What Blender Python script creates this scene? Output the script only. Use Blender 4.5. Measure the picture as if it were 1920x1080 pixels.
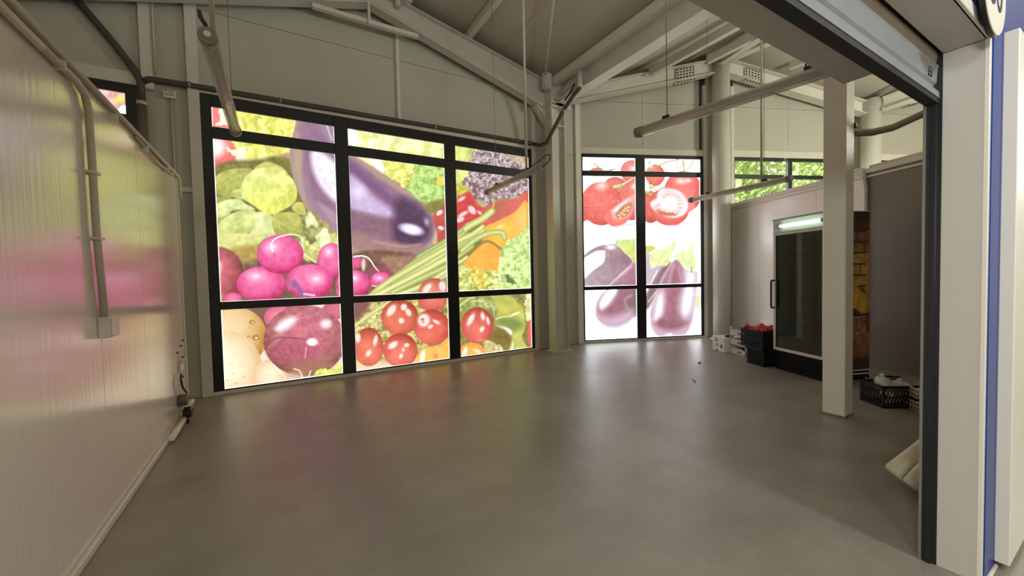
import bpy, bmesh, math, random
import numpy as np
from mathutils import Matrix, Vector

for o in list(bpy.data.objects): bpy.data.objects.remove(o, do_unlink=True)
SC = bpy.context.scene
COL = SC.collection
random.seed(7)

# ---------------------------------------------------------------- camera
# World axes: x runs along the big window wall, y goes from the shop opening to that wall, z is up.
PITCH, ROLL, HEAD, EYE = math.radians(1.9), math.radians(-1.3), math.radians(59.3), 1.4
FOCAL = 735.0                                         # in pixels of the 1920-wide frame
_u = Vector((math.sin(HEAD), -math.cos(HEAD), 0))     # camera-right on the ground
_f = Vector((math.cos(HEAD), math.sin(HEAD), 0))      # camera-forward on the ground
_z = Vector((0, 0, 1))
_fw = _f*math.cos(PITCH) - _z*math.sin(PITCH)
_up = _f*math.sin(PITCH) + _z*math.cos(PITCH)
_ri = _u*math.cos(ROLL) + _up*math.sin(ROLL)
_u2 = _up*math.cos(ROLL) - _u*math.sin(ROLL)
cam_data = bpy.data.cameras.new('camera')
cam_data.sensor_width = 36.0
cam_data.lens = FOCAL/1920*36.0
cam_data.clip_start = 0.02
cam = bpy.data.objects.new('camera', cam_data)
COL.objects.link(cam)
m = Matrix((_ri, _u2, -_fw)).transposed().to_4x4()
m.translation = (0, 0, EYE)
cam.matrix_world = m
SC.camera = cam

# ---------------------------------------------------------------- light and exposure
SC.view_settings.view_transform = 'Standard'
SC.view_settings.look = 'None'
SC.view_settings.exposure = 0.0
SC.view_settings.gamma = 1.0
SC.view_settings.use_curve_mapping = False
w = bpy.data.worlds.new('sky'); SC.world = w; w.use_nodes = True
bg = w.node_tree.nodes['Background']
bg.inputs[0].default_value = (0.93, 1.0, 0.97, 1); bg.inputs[1].default_value = 6.5     # overcast daylight
FILM_GAIN = 1.25        # daylight through the printed films

def unseen_hall_light(name, loc, energy, color, radius=0.22):
    """A lit pendant lamp of the market hall or of a neighbouring stall (outside the frame): it shines all round."""
    L = bpy.data.lights.new(name, 'POINT'); L.energy = energy; L.color = color; L.shadow_soft_size = radius
    lo = bpy.data.objects.new(name, L); COL.objects.link(lo); lo.location = loc
    return lo
unseen_hall_light('unseen_hall_light', (2.40, -1.9, 3.1), 170, (0.96, 1.0, 1.02))
unseen_hall_light('unseen_hall_light', (-0.2, -1.3, 3.0), 72, (0.96, 1.0, 1.02))
unseen_hall_light('unseen_hall_light', (-3.6, -1.25, 2.05), 420, (1.0, 0.985, 0.95), 0.3)  # added fill for the column, jamb and cold room wall; no known lamp
unseen_hall_light('unseen_side_light', (9.2, -0.9, 3.15), 560, (1.0, 0.99, 0.85), 0.35)
unseen_hall_light('unseen_side_light', (-3.2, 2.6, 2.2), 8, (1.0, 0.98, 0.95))  # added weak fill behind the left partition; no known lamp

# ---------------------------------------------------------------- helpers
def lin(c):
    c = np.asarray(c, float)/255.0
    return np.where(c <= 0.04045, c/12.92, ((c+0.055)/1.055)**2.4)

def material(name, rgb, rough=0.5, metal=0.0, spec=0.5, noise=0.0, nscale=8.0, bump=0.0, bscale=60.0, emit=None, rough_noise=0.0):
    """rgb is the surface's own colour in sRGB 0-255; optional procedural blotches, roughness change and relief."""
    M = bpy.data.materials.new(name); M.use_nodes = True
    nt = M.node_tree; p = nt.nodes['Principled BSDF']
    c = tuple(lin(rgb))+(1,)
    p.inputs['Base Color'].default_value = c
    p.inputs['Roughness'].default_value = rough
    p.inputs['Metallic'].default_value = metal
    p.inputs['Specular IOR Level'].default_value = spec
    if noise or rough_noise or bump:
        tc = nt.nodes.new('ShaderNodeTexCoord')
    if noise or rough_noise:
        n = nt.nodes.new('ShaderNodeTexNoise'); n.inputs['Scale'].default_value = nscale; n.inputs['Detail'].default_value = 6
        nt.links.new(tc.outputs['Object'], n.inputs['Vector'])
    if noise:
        r = nt.nodes.new('ShaderNodeValToRGB')
        r.color_ramp.elements[0].position = 0.3; r.color_ramp.elements[1].position = 0.72
        r.color_ramp.elements[0].color = tuple(np.clip(np.array(c[:3])*(1-noise), 0, 1))+(1,)
        r.color_ramp.elements[1].color = tuple(np.clip(np.array(c[:3])*(1+noise), 0, 1))+(1,)
        nt.links.new(n.outputs['Fac'], r.inputs['Fac']); nt.links.new(r.outputs['Color'], p.inputs['Base Color'])
    if rough_noise:
        mr = nt.nodes.new('ShaderNodeMapRange'); mr.inputs['To Min'].default_value = max(rough-rough_noise, 0.02); mr.inputs['To Max'].default_value = rough+rough_noise
        nt.links.new(n.outputs['Fac'], mr.inputs['Value']); nt.links.new(mr.outputs['Result'], p.inputs['Roughness'])
    if bump:
        b = nt.nodes.new('ShaderNodeTexNoise'); b.inputs['Scale'].default_value = bscale; b.inputs['Detail'].default_value = 4
        nt.links.new(tc.outputs['Object'], b.inputs['Vector'])
        bp = nt.nodes.new('ShaderNodeBump'); bp.inputs['Strength'].default_value = bump; bp.inputs['Distance'].default_value = 0.01
        nt.links.new(b.outputs['Fac'], bp.inputs['Height']); nt.links.new(bp.outputs['Normal'], p.inputs['Normal'])
    if emit:
        p.inputs['Emission Color'].default_value = tuple(lin(emit[0]))+(1,); p.inputs['Emission Strength'].default_value = emit[1]
    return M

def ribbed(name, rgb, rough, axis, period, strength, spec=0.5):
    """Painted sheet with fine pressed ribs: relief that varies along one axis only."""
    M = material(name, rgb, rough, spec=spec, noise=0.035, nscale=2.0)
    nt = M.node_tree; p = nt.nodes['Principled BSDF']
    tc = nt.nodes.new('ShaderNodeTexCoord'); mp = nt.nodes.new('ShaderNodeMapping')
    s = [0.0, 0.0, 0.0]; s[axis] = 1.0/period
    mp.inputs['Scale'].default_value = s
    nt.links.new(tc.outputs['Object'], mp.inputs['Vector'])
    n = nt.nodes.new('ShaderNodeTexNoise'); n.inputs['Scale'].default_value = 1.0; n.inputs['Detail'].default_value = 2.0
    nt.links.new(mp.outputs['Vector'], n.inputs['Vector'])
    bp = nt.nodes.new('ShaderNodeBump'); bp.inputs['Strength'].default_value = strength; bp.inputs['Distance'].default_value = 0.004
    nt.links.new(n.outputs['Fac'], bp.inputs['Height']); nt.links.new(bp.outputs['Normal'], p.inputs['Normal'])
    return M

class MB:
    """Collects simple solids and links them as ONE mesh object."""
    def __init__(s): s.v = []; s.f = []; s.sm = []
    def _add(s, vs, fs, smooth=False):
        o = len(s.v); s.v += [tuple(v) for v in vs]
        s.f += [tuple(i+o for i in f) for f in fs]; s.sm += [smooth]*len(fs)
        return s
    def box(s, x0, x1, y0, y1, z0, z1):
        v = [(x, y, z) for z in (z0, z1) for y in (y0, y1) for x in (x0, x1)]
        return s._add(v, [(0, 2, 3, 1), (4, 5, 7, 6), (0, 1, 5, 4), (2, 6, 7, 3), (0, 4, 6, 2), (1, 3, 7, 5)])
    def hexa(s, b, t):
        """bottom quad b and top quad t, both counter-clockwise seen from above"""
        return s._add(list(b)+list(t), [(3, 2, 1, 0), (4, 5, 6, 7), (0, 1, 5, 4), (1, 2, 6, 5), (2, 3, 7, 6), (3, 0, 4, 7)])
    def prism(s, pts, d):
        """polygon pts (3-D, planar) pushed by vector d"""
        n = len(pts); d = Vector(d)
        v = [Vector(p) for p in pts]; v = v+[p+d for p in v]
        f = [tuple(range(n-1, -1, -1)), tuple(range(n, 2*n))]+[(i, (i+1) % n, n+(i+1) % n, n+i) for i in range(n)]
        return s._add(v, f)
    def bar(s, a, b, w, h, up=(0, 0, 1)):
        """rectangular bar between two points"""
        a = Vector(a); b = Vector(b); d = (b-a).normalized(); up = Vector(up)
        x = d.cross(up).normalized(); y = x.cross(d).normalized()
        q = lambda p: [p-x*w/2-y*h/2, p+x*w/2-y*h/2, p+x*w/2+y*h/2, p-x*w/2+y*h/2]
        return s._add(q(a)+q(b), [(0, 1, 2, 3), (7, 6, 5, 4), (0, 4, 5, 1), (1, 5, 6, 2), (2, 6, 7, 3), (3, 7, 4, 0)])
    def ibeam(s, a, b, h, w, tf=0.016, tw=0.012, hb=None):
        """I-section; a and b are on the bottom of the flange; depth h at a, hb at b"""
        hb = h if hb is None else hb
        a = Vector(a); b = Vector(b); d = (b-a); x = Vector((d.y, -d.x, 0)).normalized(); z = Vector((0, 0, 1))
        def pr(p, h):
            return [p-x*w/2, p+x*w/2, p+x*w/2+z*tf, p+x*tw/2+z*tf, p+x*tw/2+z*(h-tf), p+x*w/2+z*(h-tf), p+x*w/2+z*h, p-x*w/2+z*h, p-x*w/2+z*(h-tf), p-x*tw/2+z*(h-tf), p-x*tw/2+z*tf, p-x*w/2+z*tf]
        n = 12
        f = [(i, (i+1) % n, n+(i+1) % n, n+i) for i in range(n)]
        f += [(11, 2, 1, 0), (11, 10, 3, 2), (10, 9, 4, 3), (9, 8, 5, 4), (8, 7, 6, 5)]
        f += [tuple(n+i for i in reversed(q)) for q in f[12:17]]
        return s._add(pr(a, h)+pr(b, hb), f)
    def tube(s, P, r, n=12, caps=True, smooth=True, r2=None):
        P = [Vector(p) for p in P]; N = len(P); vs = []
        t0 = (P[1]-P[0]).normalized(); ref = Vector((0, 0, 1)) if abs(t0.z) < 0.9 else Vector((1, 0, 0))
        x = t0.cross(ref).normalized()
        for i, p in enumerate(P):
            t = ((P[min(i+1, N-1)]-p).normalized()+(p-P[max(i-1, 0)]).normalized()).normalized() if 0 < i < N-1 else (P[1]-P[0] if i == 0 else P[-1]-P[-2]).normalized()
            x = (x-t*x.dot(t)).normalized(); y = t.cross(x)
            rr = r if r2 is None else r+(r2-r)*i/(N-1)
            if isinstance(r, (list, tuple)): rr = r[i]
            vs += [p+x*math.cos(2*math.pi*k/n)*rr+y*math.sin(2*math.pi*k/n)*rr for k in range(n)]
        f = [(i*n+k, i*n+(k+1) % n, (i+1)*n+(k+1) % n, (i+1)*n+k) for i in range(N-1) for k in range(n)]
        s._add(vs, f, smooth)
        if caps:
            o = len(s.v)-N*n
            s.f += [tuple(o+k for k in reversed(range(n))), tuple(o+(N-1)*n+k for k in range(n))]; s.sm += [False, False]
        return s
    def ball(s, c, r, n=10, m=7, fn=None):
        c = Vector(c); r = Vector(r) if not isinstance(r, (int, float)) else Vector((r, r, r)); vs = []
        for i in range(m+1):
            th = math.pi*i/m
            for k in range(n):
                ph = 2*math.pi*k/n
                d = Vector((math.sin(th)*math.cos(ph), math.sin(th)*math.sin(ph), math.cos(th)))
                q = 1.0 if fn is None else fn(d)
                vs.append(c+Vector((d.x*r.x, d.y*r.y, d.z*r.z))*q)
        f = [(i*n+k, (i+1)*n+k, (i+1)*n+(k+1) % n, i*n+(k+1) % n) for i in range(m) for k in range(n)]
        return s._add(vs, f, True)
    def mesh(s, name, off=(0, 0, 0), bevel=0.0, seg=1):
        me = bpy.data.meshes.new(name)
        ox, oy, oz = off
        me.from_pydata([(x-ox, y-oy, z-oz) for x, y, z in s.v], [], s.f)
        me.polygons.foreach_set('use_smooth', s.sm)
        me.update()
        bm = bmesh.new(); bm.from_mesh(me)
        bmesh.ops.remove_doubles(bm, verts=bm.verts, dist=1e-6)
        bmesh.ops.recalc_face_normals(bm, faces=bm.faces)
        if bevel:
            ed = [e for e in bm.edges if len(e.link_faces) == 2 and e.calc_face_angle(0) > 0.7]
            bmesh.ops.bevel(bm, geom=ed, offset=bevel, segments=seg, affect='EDGES', clamp_overlap=True)
        bm.to_mesh(me); bm.free()
        return me
    def build(s, name, mat, parent=None, bevel=0.0, seg=1, local=False):
        """local=True: the shape was given in the parent's own axes; otherwise in world axes (parent unrotated)."""
        off = (0, 0, 0) if (parent is None or local) else WORLD[parent.name]
        me = s.mesh(name, off, bevel, seg)
        me.materials.append(mat)
        o = bpy.data.objects.new(name, me); COL.objects.link(o)
        if parent: o.parent = parent
        WORLD[o.name] = (0, 0, 0) if parent is None else (off if not local else (0, 0, 0))
        return o
WORLD = {}

def tag(o, label=None, cat=None, group=None, kind=None):
    if label: o['label'] = label
    if cat: o['category'] = cat
    if group: o['group'] = group
    if kind: o['kind'] = kind
    return o
def thing(name, loc, label, cat, rz=0.0, group=None):
    o = bpy.data.objects.new(name, None); o.empty_display_size = 0.1; COL.objects.link(o)
    o.location = loc; o.rotation_euler = (0, 0, rz); WORLD[o.name] = tuple(loc)
    return tag(o, label, cat, group)
def structure(name, loc=(0, 0, 0), label=None):
    o = bpy.data.objects.new(name, None); o.empty_display_size = 0.1; COL.objects.link(o)
    o.location = loc; WORLD[o.name] = tuple(loc); o['kind'] = 'structure'
    if label: o['label'] = label
    return o
def dup(root, loc, rz=None, label=None):
    r = root.copy(); COL.objects.link(r); r.location = loc
    if rz is not None: r.rotation_euler = (0, 0, rz)
    if label: r['label'] = label
    for ch in list(root.children):
        c = ch.copy(); COL.objects.link(c); c.parent = r
        for g in ch.children:
            d = g.copy(); COL.objects.link(d); d.parent = c
    return r

# second axis pair: the two right-hand facade walls are turned by 22.4 degrees
O2 = Vector((5.179, 6.013, 0)); A2 = Vector((0.9245, -0.381, 0)).normalized(); B2 = Vector((-A2.y*-1, -A2.x, 0)).normalized()
ANG2 = math.atan2(A2.y, A2.x)
def W(a, b, z=0.0):
    """a runs along the right-hand facade, b goes from it into the room"""
    return O2+A2*a+B2*b+Vector((0, 0, z))
def wbox(mb, a0, a1, b0, b1, z0, z1):
    return mb.hexa([W(a0, b1, z0), W(a1, b1, z0), W(a1, b0, z0), W(a0, b0, z0)], [W(a0, b1, z1), W(a1, b1, z1), W(a1, b0, z1), W(a0, b0, z1)])

def draw_xy(P):
    """drawing space of the printed films: a fixed plane projection of the two window walls"""
    P = np.asarray(P, float)-np.array((0, 0, EYE))
    d = P@np.array(_fw)
    return 960+FOCAL*(P@np.array(_ri))/d, 540-FOCAL*(P@np.array(_u2))/d

# ---------------------------------------------------------------- materials
PAINT = material('white_steel_paint', (208, 205, 192), 0.42, noise=0.04, nscale=3)
TRIM = material('pale_trim_metal', (210, 205, 190), 0.35, noise=0.03, nscale=4)
CLAD = ribbed('sandwich_panel', (180, 178, 163), 0.5, 2, 0.02, 0.12)
PART = ribbed('glossy_partition_panel', (226, 219, 206), 0.2, 1, 0.032, 0.55, spec=1.0)
COLD = ribbed('cold_room_panel', (234, 229, 221), 0.24, 2, 0.5, 0.03, spec=0.85)
ROOF = material('roof_sheet', (184, 179, 162), 0.6, noise=0.05, nscale=2)
JOINT = material('joint_dark', (70, 66, 58), 0.8)
BLACK = material('black_window_frame', (14, 14, 15), 0.35)
DARKPIPE = material('dark_grey_pipe', (74, 68, 64), 0.45)
PIPE = material('pale_conduit', (196, 188, 170), 0.4)
STEEL = material('galvanised_steel', (150, 152, 152), 0.35, metal=0.7, noise=0.1, nscale=20)
CABLE = material('black_cable', (16, 15, 15), 0.4)
GYPS = material('plaster_board', (184, 180, 170), 0.8, noise=0.03)
BLUE = material('blue_cladding', (18, 56, 138), 0.3, spec=0.2)
WHITE = material('white_cladding', (226, 222, 208), 0.4)
PLASTIC = material('white_plastic', (220, 214, 200), 0.4)
BLACKPL = material('black_plastic', (18, 18, 17), 0.5, spec=0.2)
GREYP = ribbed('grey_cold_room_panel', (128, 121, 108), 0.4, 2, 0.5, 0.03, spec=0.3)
CARTON = material('white_carton', (214, 206, 192), 0.75, noise=0.05, nscale=14)

_p = PART.node_tree.nodes['Principled BSDF']; _p.inputs['Coat Weight'].default_value = 0.6; _p.inputs['Coat Roughness'].default_value = 0.16
def floor_material():
    M = material('polished_concrete', (141, 135, 124), 0.36, spec=0.42, noise=0.13, nscale=1.3, rough_noise=0.09, bump=0.02, bscale=30)
    # worn patches, fine speckle and a few pale scratches in the slab itself
    nt = M.node_tree; p = nt.nodes['Principled BSDF']; src = p.inputs['Base Color'].links[0].from_socket
    tc = nt.nodes.new('ShaderNodeTexCoord')
    def layer(src, scale, detail, lo, hi, fac, stretch=None):
        n = nt.nodes.new('ShaderNodeTexNoise'); n.inputs['Scale'].default_value = scale; n.inputs['Detail'].default_value = detail
        v = tc.outputs['Object']
        if stretch:
            mp = nt.nodes.new('ShaderNodeMapping'); mp.inputs['Scale'].default_value = stretch; mp.inputs['Rotation'].default_value = (0, 0, 0.6)
            nt.links.new(v, mp.inputs['Vector']); v = mp.outputs['Vector']
        nt.links.new(v, n.inputs['Vector'])
        mr = nt.nodes.new('ShaderNodeMapRange'); mr.inputs['From Min'].default_value = 0.35; mr.inputs['From Max'].default_value = 0.65
        mr.inputs['To Min'].default_value = lo; mr.inputs['To Max'].default_value = hi
        nt.links.new(n.outputs['Fac'], mr.inputs['Value'])
        mx = nt.nodes.new('ShaderNodeMix'); mx.data_type = 'RGBA'; mx.blend_type = 'MULTIPLY'; mx.inputs['Factor'].default_value = fac
        nt.links.new(src, mx.inputs[6]); nt.links.new(mr.outputs['Result'], mx.inputs[7])
        return mx.outputs[2]
    s = layer(src, 3.0, 5, 0.93, 1.06, 1.0)
    s = layer(s, 60, 2, 0.95, 1.05, 1.0)
    s = layer(s, 1.0, 3, 0.975, 1.02, 1.0, (1.2, 9.0, 1.0))
    nt.links.new(s, p.inputs['Base Color'])
    return M
FLOOR = floor_material()
# ---------------------------------------------------------------- printed window films
# The translucent films on the facade glass carry a flat print of vegetables.  The print is drawn here
# procedurally, in a 2-D drawing space, and stored as a colour attribute on the film of each pane.
def _hash(ix, iy, s):
    h = np.sin(ix*127.1 + iy*311.7 + s*74.7)*43758.5453
    return h - np.floor(h)

def vnoise(x, y, sc, s=0.0):
    x = x/sc; y = y/sc
    ix = np.floor(x); iy = np.floor(y); fx = x-ix; fy = y-iy
    fx = fx*fx*(3-2*fx); fy = fy*fy*(3-2*fy)
    a = _hash(ix, iy, s); b = _hash(ix+1, iy, s); c = _hash(ix, iy+1, s); d = _hash(ix+1, iy+1, s)
    return (a*(1-fx)+b*fx)*(1-fy)+(c*(1-fx)+d*fx)*fy - 0.5

def fbm(x, y, sc, s=0.0, o=3):
    r = 0; w = 1.0
    for k in range(o):
        r = r + w*vnoise(x, y, sc, s+k*3.1); sc *= 0.5; w *= 0.55
    return r

def spline(P, n=5, closed=True):
    P = np.array(P, float); N = len(P); out = []
    rng = range(N) if closed else range(N-1)
    for i in rng:
        if closed:
            p0, p1, p2, p3 = P[i-1], P[i], P[(i+1) % N], P[(i+2) % N]
        else:
            p0, p1, p2, p3 = P[max(i-1, 0)], P[i], P[i+1], P[min(i+2, N-1)]
        for t in np.arange(n)/n:
            out.append(0.5*((2*p1)+(p2-p0)*t+(2*p0-5*p1+4*p2-p3)*t*t+(3*p1-p0-3*p2+p3)*t**3))
    if not closed: out.append(P[-1])
    return np.array(out)

def sdf_poly(x, y, P):
    d = np.full(x.shape, 1e9); ins = np.zeros(x.shape, bool)
    N = len(P)
    for i in range(N):
        ax, ay = P[i]; bx, by = P[(i+1) % N]
        ex, ey = bx-ax, by-ay
        L = ex*ex+ey*ey+1e-9
        t = np.clip(((x-ax)*ex+(y-ay)*ey)/L, 0, 1)
        d = np.minimum(d, (x-ax-t*ex)**2+(y-ay-t*ey)**2)
        if ay != by:
            c = (ay > y) != (by > y)
            ins ^= c & (x < (bx-ax)*(y-ay)/(by-ay)+ax)
    d = np.sqrt(d)
    return np.where(ins, -d, d)

class Print:
    def __init__(s, X, Y, base):
        s.X = X; s.Y = Y; s.C = np.tile(np.array(base, float), (len(X), 1)); s.Z = None
    def space(s, ox, oy, sc): s.Z = (ox, oy, sc)
    def _p(s, P):
        P = np.array(P, float)
        if s.Z: P = P/s.Z[2] + np.array(s.Z[:2])
        return P
    def _k(s): return 1.0/s.Z[2] if s.Z else 1.0
    def _put(s, m, a, col): 
        a = a[:, None]; s.C[m] = s.C[m]*(1-a) + col*a
    def poly(s, P, col, soft=1.2, sm=True, frill=0, fs=6, tex=0, ts=8, rim=None, grad=None, a=1.0, seed=1.0, o=3):
        P = s._p(P)
        if sm: P = spline(P, 4)
        lo = P.min(0)-soft-frill-2; hi = P.max(0)+soft+frill+2
        m = (s.X > lo[0]) & (s.X < hi[0]) & (s.Y > lo[1]) & (s.Y < hi[1])
        if not m.any(): return
        x = s.X[m]; y = s.Y[m]; xx, yy = x, y
        if frill:
            xx = x+frill*fbm(x, y, fs, seed, 2)*2; yy = y+frill*fbm(x, y, fs, seed+9, 2)*2
        d = sdf_poly(xx, yy, P)
        al = np.clip(0.5-d/(soft*2), 0, 1)*a
        c = np.tile(np.array(col, float), (len(x), 1))
        if grad:
            (gx, gy), c2 = grad
            cx, cy = (P.min(0)+P.max(0))/2; ex, ey = (P.max(0)-P.min(0))/2
            t = np.clip(0.5+0.5*((x-cx)/max(ex, 1)*gx+(y-cy)/max(ey, 1)*gy), 0, 1)[:, None]
            c = c*(1-t)+np.array(c2, float)*t
        if rim:
            w, rc = rim; t = np.clip(1+d/w, 0, 1)[:, None]**1.5
            c = c*(1-t)+np.array(rc, float)*t
        if tex:
            c = c + (fbm(x, y, ts, seed+20, o)*tex)[:, None]
        s._put(m, al, c)
    def ell(s, cx, cy, rx, ry, col, edge=None, rot=0, soft=1.0, a=1.0, tex=0, ts=10, pw=2.0, glow=False, seed=2.0, lx=0, ly=0):
        c0 = s._p([(cx, cy)])[0]; k = s._k(); rx *= k; ry *= k
        R = max(rx, ry)+soft+2
        m = (abs(s.X-c0[0]) < R) & (abs(s.Y-c0[1]) < R)
        if not m.any(): return
        x = s.X[m]-c0[0]; y = s.Y[m]-c0[1]
        cr, sr = np.cos(np.radians(rot)), np.sin(np.radians(rot))
        p = (x*cr+y*sr)/rx; q = (-x*sr+y*cr)/ry
        r = np.sqrt(p*p+q*q)
        if glow: al = np.clip(1-r, 0, 1)**1.3*a
        else: al = np.clip((1-r)*min(rx, ry)/soft+0.5, 0, 1)*a
        c = np.tile(np.array(col, float), (len(x), 1))
        if edge is not None:
            t = (np.clip(np.sqrt((p-lx)**2+(q-ly)**2), 0, 1.3)**pw)[:, None]
            c = c*(1-t)+np.array(edge, float)*t
        if tex: c = c+(fbm(s.X[m], s.Y[m], ts, seed)*tex)[:, None]
        s._put(m, al, c)
    def line(s, P, w, col, soft=0.8, w2=None, a=1.0, rim=None, sm=True):
        P = s._p(P)
        if sm and len(P) > 2: P = spline(P, 5, False)
        k = s._k(); w = w*k; w2 = w if w2 is None else w2*k
        W = max(w, w2)+soft+2; lo = P.min(0)-W; hi = P.max(0)+W
        m = (s.X > lo[0]) & (s.X < hi[0]) & (s.Y > lo[1]) & (s.Y < hi[1])
        if not m.any(): return
        x = s.X[m]; y = s.Y[m]; best = np.full(x.shape, 1e9)
        N = len(P)-1
        for i in range(N):
            ax, ay = P[i]; ex, ey = P[i+1]-P[i]
            t = np.clip(((x-ax)*ex+(y-ay)*ey)/(ex*ex+ey*ey+1e-9), 0, 1)
            ww = w+(w2-w)*(i+t)/N
            best = np.minimum(best, np.hypot(x-ax-t*ex, y-ay-t*ey)-ww*0.5)
        al = np.clip(0.5-best/(2*soft), 0, 1)*a
        c = np.tile(np.array(col, float), (len(x), 1))
        if rim is not None:
            t = np.clip(1+best/(max(w, w2)*0.5), 0, 1)[:, None]**2
            c = c*(1-t)+np.array(rim, float)*t
        s._put(m, al, c)
    def speck(s, P, col, sc=4, thr=0.2, a=0.8, seed=3.0, ridge=False):
        P = spline(s._p(P), 4); lo = P.min(0); hi = P.max(0)
        m = (s.X > lo[0]) & (s.X < hi[0]) & (s.Y > lo[1]) & (s.Y < hi[1])
        if not m.any(): return
        x = s.X[m]; y = s.Y[m]
        d = sdf_poly(x, y, P)
        n = fbm(x, y, sc, seed, 3)
        n = (0.16-abs(n))*3 if ridge else n
        al = np.clip((n-thr)*6, 0, 1)*a*np.clip(-d/3, 0, 1)
        s._put(m, al, np.tile(np.array(col, float), (len(x), 1)))

def leaf(c, P, col, seed=1.0, base=None, tip=None, dark=None, nv=4):
    c.poly(P, col, rim=(1.6, np.array(col)*0.65+np.array((245, 248, 200))*0.35), tex=44, ts=14, seed=seed, grad=((0.3, 0.9), dark if dark is not None else np.array(col)*0.9))
    if base is not None:
        b = np.array(base, float); t = np.array(tip, float); v = t-b; n = np.array((-v[1], v[0]))
        vein = np.clip(np.array(col)*0.5+np.array((248, 250, 205))*0.55, 0, 255)
        c.line([base, b+v*0.5+n*0.04, tip], 6, vein, w2=2, a=0.55)
        for k in range(1, nv+1):
            q = b+v*(k/(nv+1.5))
            for sg in (-1, 1):
                c.line([q, q+v*0.16+n*0.2*sg, q+v*0.24+n*0.36*sg], 3.6, vein, w2=1.2, a=0.32)

def tomato(c, x, y, rx, ry, col=(214, 92, 74), hl=(), rot=0, edge=None):
    col = np.array(col, float)
    c.ell(x, y, rx, ry, col+(18, 26, 22), edge if edge is not None else col*0.88, rot, tex=16, ts=14, lx=-0.1, ly=0.25)
    for h in hl:
        c.ell(h[0], h[1], h[2]*1.25, h[3]*1.2, (240, 180, 160), rot=h[4] if len(h) > 4 else 0, soft=3, a=0.4); c.ell(h[0], h[1], h[2]*0.92, h[3]*0.9, (250, 232, 222), rot=h[4] if len(h) > 4 else 0, soft=2.2, a=0.88)

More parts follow.
